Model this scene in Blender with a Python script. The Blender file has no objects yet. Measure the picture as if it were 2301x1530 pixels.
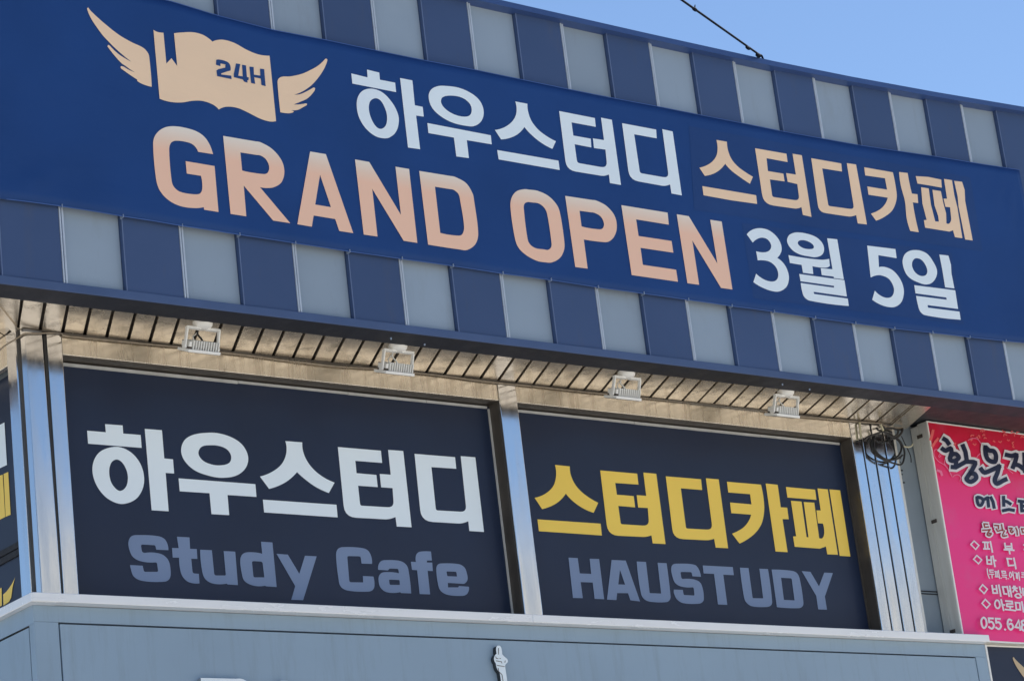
import bpy, math, random
from mathutils import Vector, Matrix
from mathutils.geometry import tessellate_polygon

random.seed(7)
sc = bpy.context.scene
COL = sc.collection

# ------------------------------------------------------------------ camera
# calibrated from the vanishing points of the facade (world: X along the facade, Y into the building, Z up)
FPX = 6041.73
CX, CY = 1150.5, 765.0
RW = ((0.79085642, -0.60106993, -0.11515667),
      (0.09679099, 0.30863931, -0.94624166),
      (0.60429928, 0.73719517, 0.30226753))
EYE = Vector((0.0, 0.0, 1.6))
cd = bpy.data.cameras.new('camera')
cam = bpy.data.objects.new('camera', cd)
COL.objects.link(cam)
right, down, fwd = Vector(RW[0]), Vector(RW[1]), Vector(RW[2])
m = Matrix((right, -down, -fwd)).transposed().to_4x4()
m.translation = EYE
cam.matrix_world = m
cd.sensor_fit = 'HORIZONTAL'
cd.sensor_width = 36.0
cd.lens = FPX / 2301.0 * 36.0
cd.clip_start = 0.1
cd.clip_end = 3000.0
sc.camera = cam

# ------------------------------------------------------------------ world + sun
SUN_EL, SUN_AZ = math.radians(54), math.radians(66)      # azimuth measured from +Y towards +X
w = bpy.data.worlds.new('World')
sc.world = w
w.use_nodes = True
nt = w.node_tree
bg = nt.nodes['Background']
sky = nt.nodes.new('ShaderNodeTexSky')
sky.sky_type = 'NISHITA'
sky.sun_disc = False
sky.sun_elevation = SUN_EL
sky.sun_rotation = SUN_AZ
sky.altitude = 0.0
sky.air_density = 0.9
sky.dust_density = 0.0
sky.ozone_density = 3.0
nt.links.new(sky.outputs[0], bg.inputs[0])
bg.inputs[1].default_value = 0.09
sl = bpy.data.lights.new('sun', 'SUN')
sl.energy = 5.0
sl.angle = math.radians(0.5)
sl.color = (1.0, 0.97, 0.92)
so = bpy.data.objects.new('sun', sl)
COL.objects.link(so)
sdir = Vector((math.sin(SUN_AZ) * math.cos(SUN_EL), math.cos(SUN_AZ) * math.cos(SUN_EL), math.sin(SUN_EL)))
so.rotation_euler = sdir.to_track_quat('Z', 'Y').to_euler()
so.location = (0, 30, 40)

sc.render.engine = 'CYCLES'
vs = sc.view_settings
vs.view_transform = 'Standard'
vs.look = 'None'
vs.exposure = 0.69
vs.gamma = 1.0
sc.render.resolution_x, sc.render.resolution_y = 1024, 680

# ------------------------------------------------------------------ pixel -> place
def ray(p):
    c = ((p[0] - CX) / FPX, (p[1] - CY) / FPX, 1.0)
    return Vector([sum(RW[k][i] * c[k] for k in range(3)) for i in range(3)])
def aty(p, y):
    d = ray(p); return EYE + d * (y / d.y)
def atz(p, z):
    d = ray(p); return EYE + d * ((z - 1.6) / d.z)
def atx(p, x):
    d = ray(p); return EYE + d * (x / d.x)

YF = 12.772        # front of the fascia panels
YW = 13.43         # front of the window frames
YS = 13.545        # face of the window signs
XL = 7.262         # side wall
ZS = 6.80          # soffit

# ------------------------------------------------------------------ helpers
def tag(o, label=None, cat=None, group=None, kind=None):
    if label: o['label'] = label
    if cat: o['category'] = cat
    if group: o['group'] = group
    if kind: o['kind'] = kind
    return o
def empty(name, loc=(0, 0, 0)):
    o = bpy.data.objects.new(name, None); COL.objects.link(o)
    o.location = loc; o.empty_display_size = 0.1
    return o
class MB:
    def __init__(s): s.v = []; s.f = []
    def add(s, vs, fs):
        b = len(s.v); s.v += [tuple(x) for x in vs]; s.f += [tuple(i + b for i in f) for f in fs]; return s
    def box(s, x0, x1, y0, y1, z0, z1):
        return s.add([(x0, y0, z0), (x1, y0, z0), (x1, y1, z0), (x0, y1, z0), (x0, y0, z1), (x1, y0, z1), (x1, y1, z1), (x0, y1, z1)],
                     [(0, 3, 2, 1), (4, 5, 6, 7), (0, 1, 5, 4), (1, 2, 6, 5), (2, 3, 7, 6), (3, 0, 4, 7)])
    def hexa(s, a, b):      # two quads a, b (lists of 4) joined into a solid
        return s.add(list(a) + list(b), [(3, 2, 1, 0), (4, 5, 6, 7), (0, 1, 5, 4), (1, 2, 6, 5), (2, 3, 7, 6), (3, 0, 4, 7)])
    def prism(s, poly, z0, z1):
        n = len(poly)
        return s.add([(x, y, z0) for x, y in poly] + [(x, y, z1) for x, y in poly],
                     [tuple(range(n - 1, -1, -1)), tuple(range(n, 2 * n))] + [(i, (i + 1) % n, n + (i + 1) % n, n + i) for i in range(n)])
    def tube(s, pts, r, n=8, cap=True):
        pts = [Vector(p) for p in pts]; rings = []
        up = Vector((0.3, 0.2, 1)).normalized()
        for i, p in enumerate(pts):
            a = pts[max(0, i - 1)]; b = pts[min(len(pts) - 1, i + 1)]
            t = (b - a).normalized()
            u = t.cross(up)
            if u.length < 1e-4: u = t.cross(Vector((1, 0, 0)))
            u.normalize(); v = t.cross(u)
            rr = r[i] if isinstance(r, (list, tuple)) else r
            rings.append([p + (u * math.cos(k * 2 * math.pi / n) + v * math.sin(k * 2 * math.pi / n)) * rr for k in range(n)])
        vs = [q for ring in rings for q in ring]; fs = []
        for i in range(len(pts) - 1):
            for k in range(n):
                fs.append((i * n + k, i * n + (k + 1) % n, (i + 1) * n + (k + 1) % n, (i + 1) * n + k))
        if cap:
            fs.append(tuple(range(n - 1, -1, -1))); fs.append(tuple((len(pts) - 1) * n + k for k in range(n)))
        return s.add(vs, fs)
    def lathe(s, c, prof, n=20):   # prof list of (r, z) around vertical axis at c
        vs = []; fs = []
        for r, z in prof:
            for k in range(n):
                a = k * 2 * math.pi / n; vs.append((c[0] + r * math.cos(a), c[1] + r * math.sin(a), c[2] + z))
        for i in range(len(prof) - 1):
            for k in range(n):
                fs.append((i * n + k, i * n + (k + 1) % n, (i + 1) * n + (k + 1) % n, (i + 1) * n + k))
        fs.append(tuple(range(n))); fs.append(tuple((len(prof) - 1) * n + k for k in range(n)))
        return s.add(vs, fs)
    def xf(s, M):
        s.v = [tuple(M @ Vector(v)) for v in s.v]; return s
    def build(s, name, mat, parent=None, bevel=0.0, smooth=False):
        me = bpy.data.meshes.new(name)
        me.from_pydata(s.v, [], s.f); me.update()
        o = bpy.data.objects.new(name, me); COL.objects.link(o)
        me.materials.append(mat)
        if smooth:
            me.polygons.foreach_set('use_smooth', [True] * len(me.polygons))
        if bevel:
            b = o.modifiers.new('bevel', 'BEVEL'); b.width = bevel; b.segments = 2; b.limit_method = 'ANGLE'
        if parent is not None:
            adopt(o, parent)
        return o
def world_of(o):
    mw = Matrix.Translation(Vector(o.location))
    return mw if o.parent is None else world_of(o.parent) @ o.matrix_parent_inverse @ mw
def adopt(o, parent):
    # keep world placement although the parent stands somewhere else
    o.parent = parent
    o.matrix_parent_inverse = world_of(parent).inverted()

# ------------------------------------------------------------------ materials
def newmat(name):
    mt = bpy.data.materials.new(name); mt.use_nodes = True
    return mt, mt.node_tree, mt.node_tree.nodes['Principled BSDF']
def srgb(r, g, b):
    f = lambda c: (c / 255 / 12.92) if c / 255 <= 0.04045 else ((c / 255 + 0.055) / 1.055) ** 2.4
    return (f(r), f(g), f(b), 1)
def col(*c): return (c[0], c[1], c[2], 1)
def mixrgb(t, a, b, fac, mode='MIX'):
    n = t.nodes.new('ShaderNodeMix'); n.data_type = 'RGBA'; n.blend_type = mode
    for s, v in ((n.inputs[6], a), (n.inputs[7], b), (n.inputs[0], fac)):
        if hasattr(v, 'links') or isinstance(v, bpy.types.NodeSocket): t.links.new(v, s)
        else: s.default_value = v
    return n.outputs[2]
def noise(t, scale, detail=4, rough=0.55, vec=None, stretch=None, rand=True):
    tc = t.nodes.new('ShaderNodeTexCoord'); src = tc.outputs['Object']
    mp = t.nodes.new('ShaderNodeMapping'); t.links.new(src, mp.inputs[0])
    if stretch: mp.inputs['Scale'].default_value = stretch
    if rand:
        oi = t.nodes.new('ShaderNodeObjectInfo'); ml = t.nodes.new('ShaderNodeVectorMath'); ml.operation = 'SCALE'
        ml.inputs[0].default_value = (31.0, 17.0, 23.0); t.links.new(oi.outputs['Random'], ml.inputs['Scale'])
        t.links.new(ml.outputs[0], mp.inputs['Location'])
    n = t.nodes.new('ShaderNodeTexNoise'); n.inputs['Scale'].default_value = scale
    n.inputs['Detail'].default_value = detail; n.inputs['Roughness'].default_value = rough
    t.links.new(mp.outputs[0], n.inputs[0])
    return n.outputs['Fac']
def ramp(t, fac, stops):
    r = t.nodes.new('ShaderNodeValToRGB'); t.links.new(fac, r.inputs[0])
    e = r.color_ramp.elements
    while len(e) < len(stops): e.new(0.5)
    for k, (p, c) in enumerate(stops):
        e[k].position = p; e[k].color = c if len(c) == 4 else (*c, 1)
    return r.outputs[0]
def bump(t, p, fac, strength, dist=0.01):
    b = t.nodes.new('ShaderNodeBump'); b.inputs['Strength'].default_value = strength; b.inputs['Distance'].default_value = dist
    t.links.new(fac, b.inputs['Height']); t.links.new(b.outputs[0], p.inputs['Normal'])
def paint(name, c, rough=0.4, var=0.12, scale=3.0, spec=0.5, metallic=0.0, bmp=0.0, stretch=None, dirt=None, objvar=0.0, coat=0.0):
    mt, t, p = newmat(name)
    n1 = noise(t, scale, 5, 0.6, stretch=stretch)
    lo = tuple(v * (1 - var) for v in c[:3]) + (1,); hi = tuple(min(1, v * (1 + var)) for v in c[:3]) + (1,)
    cc = ramp(t, n1, [(0.3, lo), (0.7, hi)])
    if dirt:
        n2 = noise(t, dirt[1], 6, 0.7, stretch=dirt[2])
        f = ramp(t, n2, [(dirt[3], (0, 0, 0)), (min(1.0, dirt[3] + 0.25), (dirt[4],) * 3)])
        cc = mixrgb(t, cc, dirt[0], f)
    if objvar:
        oi = t.nodes.new('ShaderNodeObjectInfo')
        g = ramp(t, oi.outputs['Random'], [(0, (1 - objvar,) * 3), (1, (1 + objvar,) * 3)])
        cc = mixrgb(t, cc, g, 1.0, 'MULTIPLY')
    t.links.new(cc, p.inputs['Base Color'])
    p.inputs['Metallic'].default_value = metallic
    n3 = noise(t, scale * 4, 4, 0.6)
    rr = ramp(t, n3, [(0.3, (rough * 0.8,) * 3), (0.7, (min(1, rough * 1.2),) * 3)])
    t.links.new(rr, p.inputs['Roughness'])
    p.inputs['Specular IOR Level'].default_value = spec
    if coat:
        p.inputs['Coat Weight'].default_value = coat; p.inputs['Coat Roughness'].default_value = 0.06
    if bmp: bump(t, p, n1, bmp)
    return mt

M = {}
M['panel_light'] = paint('panel_light', col(0.305, 0.38, 0.465), 0.45, 0.05, 1.2, 0.28, objvar=0.05, dirt=(col(0.24, 0.27, 0.30), 9.0, (1, 1, 0.2), 0.56, 0.4), bmp=0.02)
M['panel_dark'] = paint('panel_dark', col(0.056, 0.095, 0.205), 0.45, 0.06, 1.2, 0.25, objvar=0.06, dirt=(col(0.11, 0.11, 0.13), 8.0, (1, 1, 0.2), 0.56, 0.35), bmp=0.02)
M['rail'] = paint('rail', col(0.13, 0.18, 0.32), 0.35, 0.08, 6)
M['rail_pale'] = paint('rail_pale', col(0.50, 0.57, 0.66), 0.32, 0.10, 6)
M['coping'] = paint('coping', col(0.040, 0.085, 0.24), 0.38, 0.08, 2.0, 0.5)
M['lip'] = paint('lip', col(0.064, 0.105, 0.22), 0.42, 0.10, 2.0, 0.4, dirt=(col(0.10, 0.11, 0.15), 6.0, (0.5, 1, 1), 0.6, 0.3))
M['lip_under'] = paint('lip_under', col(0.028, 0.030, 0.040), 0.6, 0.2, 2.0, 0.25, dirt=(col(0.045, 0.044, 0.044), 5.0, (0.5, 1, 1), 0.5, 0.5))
M['groove'] = paint('groove', col(0.030, 0.022, 0.018), 0.8, 0.3, 6)
M['clad'] = paint('clad', col(0.295, 0.40, 0.505), 0.40, 0.05, 0.9, 0.4, dirt=(col(0.21, 0.26, 0.30), 6.0, (2.5, 1, 0.25), 0.52, 0.42), bmp=0.03)
M['post_gap'] = paint('post_gap', col(0.045, 0.043, 0.042), 0.5, 0.3, 6)
M['wire'] = paint('wire', col(0.004, 0.006, 0.012), 0.8, 0.2, 6, 0.1)
M['gap'] = paint('gap', col(0.012, 0.014, 0.02), 0.7, 0.2, 6)
M['grey_wall'] = paint('grey_wall', col(0.25, 0.30, 0.345), 0.55, 0.10, 1.5, 0.3, dirt=(col(0.10, 0.10, 0.10), 4.0, (1, 1, 0.3), 0.55, 0.4))
M['dark_soffit'] = paint('dark_soffit', col(0.022, 0.026, 0.034), 0.5, 0.2, 2.0)
M['white_metal'] = paint('white_metal', col(0.88, 0.87, 0.83), 0.38, 0.04, 20, dirt=(col(0.45, 0.40, 0.32), 30, (1, 1, 1), 0.62, 0.3))
M['black_rubber'] = paint('black_rubber', col(0.012, 0.012, 0.014), 0.45, 0.2, 10)
M['dirty_cable'] = paint('dirty_cable', col(0.30, 0.25, 0.19), 0.6, 0.25, 25)
M['pale_cable'] = paint('pale_cable', col(0.50, 0.47, 0.33), 0.5, 0.15, 20)
M['screw'] = paint('screw', col(0.07, 0.055, 0.045), 0.6, 0.4, 60)
M['tie'] = paint('tie', col(0.28, 0.36, 0.50), 0.4, 0.1, 30)
M['glass_dark'] = paint('glass_dark', col(0.03, 0.035, 0.04), 0.12, 0.1, 4)

def steel(name, base, r0, r1, dirtc, dirt_amt, metallic=1.0, streak=(6, 6, 0.6)):
    mt, t, p = newmat(name)
    n1 = noise(t, 2.2, 6, 0.65, stretch=streak)
    n2 = noise(t, 14.0, 6, 0.7)
    cc = mixrgb(t, base, dirtc, ramp(t, n1, [(0.45, (0, 0, 0)), (0.8, (dirt_amt,) * 3)]))
    cc = mixrgb(t, cc, tuple(v * 0.45 for v in dirtc[:3]) + (1,), ramp(t, n2, [(0.64, (0, 0, 0)), (0.78, (dirt_amt * 1.0,) * 3)]))
    t.links.new(cc, p.inputs['Base Color'])
    p.inputs['Metallic'].default_value = metallic
    t.links.new(ramp(t, n1, [(0.35, (r0,) * 3), (0.75, (r1,) * 3)]), p.inputs['Roughness'])
    n3 = noise(t, 1.1, 2, 0.4)
    bump(t, p, n3, 0.05, 0.02)
    return mt
M['steel'] = steel('steel', col(0.86, 0.87, 0.88), 0.09, 0.22, col(0.55, 0.54, 0.50), 0.30)
M['steel_lintel'] = steel('steel_lintel', col(0.93, 0.87, 0.76), 0.20, 0.34, col(0.46, 0.37, 0.26), 0.65, streak=(9, 9, 0.4))
M['soffit'] = steel('soffit', col(0.69, 0.605, 0.485), 0.20, 0.33, col(0.20, 0.165, 0.125), 0.9, metallic=0.78, streak=(3, 3, 3))
M['sill'] = steel('sill', col(0.93, 0.94, 0.95), 0.18, 0.32, col(0.76, 0.76, 0.74), 0.30, metallic=0.12, streak=(0.8, 4, 4))
M['sign_case'] = steel('sign_case', col(0.72, 0.71, 0.66), 0.35, 0.50, col(0.45, 0.43, 0.38), 0.5, metallic=0.25)
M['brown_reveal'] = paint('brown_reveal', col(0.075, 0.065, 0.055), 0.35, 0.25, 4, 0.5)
M['foam_edge'] = paint('foam_edge', col(0.52, 0.52, 0.50), 0.6, 0.12, 12)

# printed sheets
def sheet(name, c, rough, var=0.04, wr=0.0, wr_scale=3.0, spec=0.35, coat=0.0, wrst=None):
    mt, t, p = newmat(name)
    n1 = noise(t, 1.4, 4, 0.5, rand=False)
    lo = tuple(v * (1 - var) for v in c[:3]) + (1,); hi = tuple(min(1, v * (1 + var)) for v in c[:3]) + (1,)
    t.links.new(ramp(t, n1, [(0.3, lo), (0.7, hi)]), p.inputs['Base Color'])
    p.inputs['Roughness'].default_value = rough; p.inputs['Specular IOR Level'].default_value = spec
    if coat:
        p.inputs['Coat Weight'].default_value = coat; p.inputs['Coat Roughness'].default_value = 0.16
    if wr:
        n2 = noise(t, wr_scale, 5, 0.55, stretch=wrst, rand=False)
        bump(t, p, n2, wr, 0.03)
    return mt
BAN = dict(rough=0.55, wr=0.40, wr_scale=1.6, wrst=(0.8, 1, 1.6))
M['banner'] = sheet('banner', col(0.015, 0.060, 0.215), var=0.07, spec=0.18, **BAN)
M['banner_patch'] = sheet('banner_patch', col(0.020, 0.061, 0.200), var=0.07, spec=0.18, **BAN)
M['hem_highlight'] = sheet('hem_highlight', col(0.06, 0.13, 0.36), var=0.08, **BAN)
M['print_white'] = sheet('print_white', col(0.83, 0.93, 1.0), var=0.02, **BAN)
M['print_tan'] = sheet('print_tan', col(0.97, 0.70, 0.47), var=0.03, **BAN)
M['print_navy'] = sheet('print_navy', col(0.015, 0.060, 0.215), var=0.05, **BAN)
# the lettering's printed fade: ivory at the head of each letter to rose at its foot (runs with the sheet)
mt, t, p = newmat('print_rose')
tc = t.nodes.new('ShaderNodeTexCoord'); sx = t.nodes.new('ShaderNodeSeparateXYZ')
t.links.new(tc.outputs['Object'], sx.inputs[0])
mr = t.nodes.new('ShaderNodeMapRange'); mr.inputs['From Min'].default_value = 7.42; mr.inputs['From Max'].default_value = 7.99
t.links.new(sx.outputs['Z'], mr.inputs[0])
t.links.new(ramp(t, mr.outputs[0], [(0.0, col(0.98, 0.61, 0.43)), (0.62, col(0.98, 0.61, 0.43)), (0.74, col(0.92, 0.68, 0.52)), (0.88, col(0.90, 0.80, 0.68)), (1.0, col(0.92, 0.86, 0.78))]), p.inputs['Base Color'])
p.inputs['Roughness'].default_value = 0.48
M['print_rose'] = mt
M['film'] = sheet('film', col(0.010, 0.020, 0.052), 0.50, 0.10, spec=0.4, coat=0.15, wr=0.06, wr_scale=1.2)
M['film_white'] = sheet('film_white', col(0.85, 0.94, 1.0), 0.35, 0.02, spec=0.4)
M['film_gold'] = sheet('film_gold', col(0.98, 0.68, 0.11), 0.35, 0.03, spec=0.4)
M['film_grey'] = sheet('film_grey', col(0.20, 0.27, 0.42), 0.35, 0.05, spec=0.4)
M['gold_print'] = sheet('gold_print', col(0.60, 0.46, 0.28), 0.4, 0.05)
M['pink_white'] = sheet('pink_white', col(0.80, 0.76, 0.80), 0.3, 0.04)
M['pink_navy'] = sheet('pink_navy', col(0.02, 0.025, 0.06), 0.3, 0.05)
M['pink_red'] = sheet('pink_red', col(0.36, 0.05, 0.035), 0.3, 0.05)
M['pink_leaf'] = sheet('pink_leaf', col(0.95, 0.17, 0.17), 0.3, 0.10)
M['pink_leaf_pale'] = sheet('pink_leaf_pale', col(0.95, 0.20, 0.36), 0.3, 0.10)
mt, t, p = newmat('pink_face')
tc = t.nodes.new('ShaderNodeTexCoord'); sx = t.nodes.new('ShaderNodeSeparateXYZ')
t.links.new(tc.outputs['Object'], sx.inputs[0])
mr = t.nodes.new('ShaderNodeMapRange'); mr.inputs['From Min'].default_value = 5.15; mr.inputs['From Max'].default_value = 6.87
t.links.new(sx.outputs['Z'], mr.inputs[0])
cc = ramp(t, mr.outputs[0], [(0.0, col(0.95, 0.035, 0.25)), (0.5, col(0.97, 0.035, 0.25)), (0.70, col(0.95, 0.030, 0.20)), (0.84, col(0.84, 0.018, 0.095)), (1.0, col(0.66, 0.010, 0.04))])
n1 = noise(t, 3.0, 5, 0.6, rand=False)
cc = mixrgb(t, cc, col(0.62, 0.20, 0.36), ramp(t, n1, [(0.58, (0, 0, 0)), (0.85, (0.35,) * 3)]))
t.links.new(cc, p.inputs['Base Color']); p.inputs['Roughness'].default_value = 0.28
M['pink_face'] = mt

# ------------------------------------------------------------------ glyph drawing
def flat(pts):
    """closed outline -> polyline. (x,y) corner, (x,y,'s') smooth point, (x,y,r) filleted corner"""
    q = []; n = len(pts)
    for i, p in enumerate(pts):
        if len(p) == 3 and p[2] != 's':
            r = p[2]; a = Vector(pts[i - 1][:2]); b = Vector(pts[(i + 1) % n][:2]); c = Vector(p[:2])
            ra = min(r, (a - c).length * 0.49); rb = min(r, (b - c).length * 0.49)
            A = c + (a - c).normalized() * ra; B = c + (b - c).normalized() * rb
            for k in range(6):
                u = k / 5; q.append(((1 - u) ** 2 * A.x + 2 * u * (1 - u) * c.x + u * u * B.x, (1 - u) ** 2 * A.y + 2 * u * (1 - u) * c.y + u * u * B.y, 0))
        else: q.append((p[0], p[1], 1 if len(p) == 3 else 0))
    out = []; n = len(q)
    for i in range(n):
        a, b = q[i], q[(i + 1) % n]
        A, B = Vector(a[:2]), Vector(b[:2])
        out.append((A.x, A.y))
        if a[2] or b[2]:
            L = (B - A).length
            ta = (B - Vector(q[i - 1][:2])).normalized() * L if a[2] else None
            tb = (Vector(q[(i + 2) % n][:2]) - A).normalized() * L if b[2] else None
            if ta is None: ta = 2 * (B - A) - tb
            if tb is None: tb = 2 * (B - A) - ta
            K = 6
            for k in range(1, K):
                u = k / K
                P = (2 * u ** 3 - 3 * u * u + 1) * A + (u ** 3 - 2 * u * u + u) * ta + (-2 * u ** 3 + 3 * u * u) * B + (u ** 3 - u * u) * tb
                out.append((P.x, P.y))
    return out
def S(pts): return [(x, y, 's') for x, y in pts]
def glyph_mesh(mb, contours, crop, place):
    ox, oy, s = crop
    loops = [[(ox + x / s, oy + y / s) for x, y in flat(c)] for c in contours]
    vv = [Vector((x, y, 0)) for l in loops for x, y in l]
    tris = tessellate_polygon([[Vector((x, y, 0)) for x, y in l] for l in loops])
    P = [place((v.x, v.y)) for v in vv]
    fs = []
    for a, b, c in tris:
        nrm = (P[b] - P[a]).cross(P[c] - P[a])
        fs.append((a, b, c) if nrm.dot(EYE - P[a]) > 0 else (a, c, b))
    mb.add(P, fs)
def ribbon(mb, pts, wd, crop, place, closed=False):
    ox, oy, s = crop
    q = [Vector((ox + x / s, oy + y / s)) for x, y in pts]; h = wd / s / 2; n = len(q); L = []; Rr = []
    if not closed and n == 2: q = [q[0], (q[0] + q[1]) / 2, q[1]]; n = 3
    for i in range(n):
        a = q[i - 1] if (closed or i > 0) else None; b = q[(i + 1) % n] if (closed or i < n - 1) else None
        d1 = (q[i] - a).normalized() if a is not None else (b - q[i]).normalized()
        d2 = (b - q[i]).normalized() if b is not None else d1
        t = (d1 + d2)
        t = t.normalized() if t.length > 1e-3 else d1
        nn = Vector((-t.y, t.x)); k = 1 / max(0.55, nn.dot(Vector((-d1.y, d1.x))))
        e = Vector((0, 0))
        if not closed and i == 0: e = -d1 * h * 0.6
        if not closed and i == n - 1: e = d1 * h * 0.6
        L.append(q[i] + e + nn * h * k); Rr.append(q[i] + e - nn * h * k)
    P = [place(v) for v in L] + [place(v) for v in Rr]
    fs = []
    for i in range(n if closed else n - 1):
        j = (i + 1) % n; f = (i, j, n + j, n + i)
        nrm = (P[f[1]] - P[f[0]]).cross(P[f[3]] - P[f[0]])
        fs.append(f if nrm.dot(EYE - P[f[0]]) > 0 else f[::-1])
    mb.add(P, fs)

# ================================================================== SETTING
g = MB().add([(-400, -400, 0), (400, -400, 0), (400, 400, 0), (-400, 400, 0)], [(0, 1, 2, 3)])
M['ground'] = paint('ground', col(0.45, 0.415, 0.365), 0.85, 0.08, 0.3, 0.3, dirt=(col(0.34, 0.31, 0.275), 0.8, (1, 1, 1), 0.6, 0.4))
tag(g.build('ground', M['ground']), kind='structure')

# ------------------------------------------------------------------ building
XE = 17.2
bld = empty('corner_building', (XL, YW, 0))
tag(bld, 'two-storey corner building with striped metal fascia above steel-framed sign windows', 'building')
core = MB().box(XL + 0.10, XE, 13.66, 22, 0.0, 9.1)
core.build('core_wall', M['grey_wall'], bld)
MB().box(6.62, XE, 12.86, 22.3, 9.12, 9.18).build('roof', M['dark_soffit'], bld)

# fascia: dark panels stand proud, light ones lie back between them
fas = MB().box(6.62, XE, 12.842, 12.86, 6.83, 9.25)
fas.box(6.62, 6.66, 12.86, 22.3, 6.83, 9.25)
fascia = fas.build('fascia', M['groove'], bld)
zt = [(6.5, 9.225), (10.4, 9.226), (12.0, 9.214), (13.2, 9.212), (14.0, 9.224), (14.9, 9.25), (15.9, 9.29), (17.3, 9.35)]
def ztop(x):
    for (a, za), (b, zb) in zip(zt, zt[1:]):
        if x <= b: return za + (zb - za) * (x - a) / (b - a)
    return zt[-1][1]
def hexpanel(x0, x1, y0, y1, z0):
    a = [(x0, y0, z0), (x1, y0, z0), (x1, y1, z0), (x0, y1, z0)]
    b = [(x0, y0, ztop(x0) + .03), (x1, y0, ztop(x1) + .03), (x1, y1, ztop(x1) + .03), (x0, y1, ztop(x0) + .03)]
    return MB().add(a + b, [(0, 3, 2, 1), (4, 5, 6, 7), (0, 1, 5, 4), (1, 2, 6, 5), (2, 3, 7, 6), (3, 0, 4, 7)])
JX = lambda k: 6.838 + 0.4002 * k
for k in range(-1, 26):
    x0, x1 = max(JX(k), 6.62), min(JX(k + 1), XE)
    if x1 <= x0: continue
    if k % 2 == 0:        # dark
        hexpanel(x0 + .001, x1 - .009, YF, YF + .068, 6.851).build('panel', M['panel_dark'], fascia, bevel=.004)
        hexpanel(x0 + .002, x0 + .008, YF - .005, YF - .0005, 6.851).build('rail', M['rail'], fascia)
    else:
        hexpanel(x0 + .024, x1 - .001, YF + .029, YF + .068, 6.851).build('panel', M['panel_light'], fascia, bevel=.003)
        hexpanel(x0 - .008, x0 + .001, YF - .006, YF + .040, 6.851).build('rail', M['rail_pale'], fascia, bevel=.003)
        hexpanel(x0 + .011, x0 + .0235, YF + .002, YF + .068, 6.851).build('rail', M['rail_pale'], fascia, bevel=.003)
        hexpanel(x0 + .0015, x0 + .0105, YF + .012, YF + .068, 6.851).build('rail_gap', M['rail'], fascia)
# side fascia panels around the corner
for k in range(8):
    y0 = 12.83 + k * .4
    MB().box(6.59 if k % 2 else 6.575, 6.619, y0, y0 + .39, 6.851, 9.22).build('panel', M['panel_light' if k % 2 else 'panel_dark'], fascia)
# trim along the foot of the fascia, its underside slopes to a small drip
xs0, xs1 = 6.58, XE
tr = MB()
prof = [(YF - .012, 6.850), (YF - .012, 6.797), (YF - .002, 6.797), (YF - .002, 6.850)]
n = len(prof)
tr.add([(xs0, y, z) for y, z in prof] + [(xs1, y, z) for y, z in prof], [tuple(range(n - 1, -1, -1)), tuple(range(n, 2 * n))] + [(i, n + i, n + (i + 1) % n, (i + 1) % n) for i in range(n)])
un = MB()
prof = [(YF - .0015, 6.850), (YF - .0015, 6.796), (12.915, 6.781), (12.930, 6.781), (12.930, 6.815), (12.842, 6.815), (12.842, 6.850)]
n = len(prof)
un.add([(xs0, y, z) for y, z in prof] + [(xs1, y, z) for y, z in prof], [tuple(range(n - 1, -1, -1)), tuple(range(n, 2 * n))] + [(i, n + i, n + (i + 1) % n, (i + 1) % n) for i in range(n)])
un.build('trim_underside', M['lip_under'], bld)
trim = tr.build('fascia_trim', M['lip'], bld, bevel=.004)
tr2 = MB().box(6.565, 6.75, 12.93, 22, 6.79, 6.85); tr2.build('fascia_trim', M['lip'], bld)
for px in [(878.5, 760), (954, 773), (1758, 863), (1819, 874)]:
    p = atz(px, 6.784)
    MB().lathe((p.x, p.y, 6.784), [(.001, -.010), (.005, -.009), (.006, -.002), (.006, .004)], 8).build('screw', M['tie'], trim)
# coping with its slight kink
cp = MB()
for (a, za), (b, zb) in zip(zt, zt[1:]):
    a2, b2 = max(a, 6.57), min(b, XE)
    za2, zb2 = ztop(a2), ztop(b2)
    A = [(a2, YF - .060, za2), (a2, 13.0, za2), (a2, 13.0, za2 + .052), (a2, YF - .060, za2 + .041)]
    B = [(b2, YF - .060, zb2), (b2, 13.0, zb2), (b2, 13.0, zb2 + .052), (b2, YF - .060, zb2 + .041)]
    cp.add(A + B, [(0, 1, 5, 4), (1, 2, 6, 5), (2, 3, 7, 6), (3, 0, 4, 7)])
    if a < 6.6: cp.add(A, [(0, 3, 2, 1)])
    if b > 17: cp.add(B, [(0, 1, 2, 3)])
cp.build('coping', M['coping'], bld)

# soffit of skewed planks with open grooves
sof = MB().box(6.66, 14.62, 12.86, 13.60, 6.826, 6.832)
sof.box(6.66, 7.25, 13.60, 17.0, 6.826, 6.832)
soffit = sof.build('soffit', M['groove'], bld)
PIT, SK = 0.1487, 0.455
def skx(x, y): return x + (y - 12.96) * SK
NP = 50
for k in range(NP):
    x0 = 7.060 + PIT * k; x1 = x0 + PIT
    gz = random.uniform(-.0015, .0015)
    g0, g1 = .011, .011
    if x1 > 14.40: break
    y0, y1 = 12.925, 13.455
    poly = [(skx(x0 + g0, y0), y0), (skx(x1 - g1, y0), y0), (skx(x1 - g1, y1), y1), (skx(x0 + g0, y1), y1)]
    MB().prism(poly, ZS + gz, ZS + .022).build('plank', M['soffit'], soffit, bevel=.002)
xl = 7.060 + PIT * k
poly = [(skx(xl + .011, 12.925), 12.925), (skx(14.345, 12.925), 12.925), (skx(14.345, 13.455), 13.455), (skx(xl + .011, 13.455), 13.455)]
MB().prism(poly, ZS, ZS + .022).build('plank', M['soffit'], soffit)
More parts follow.
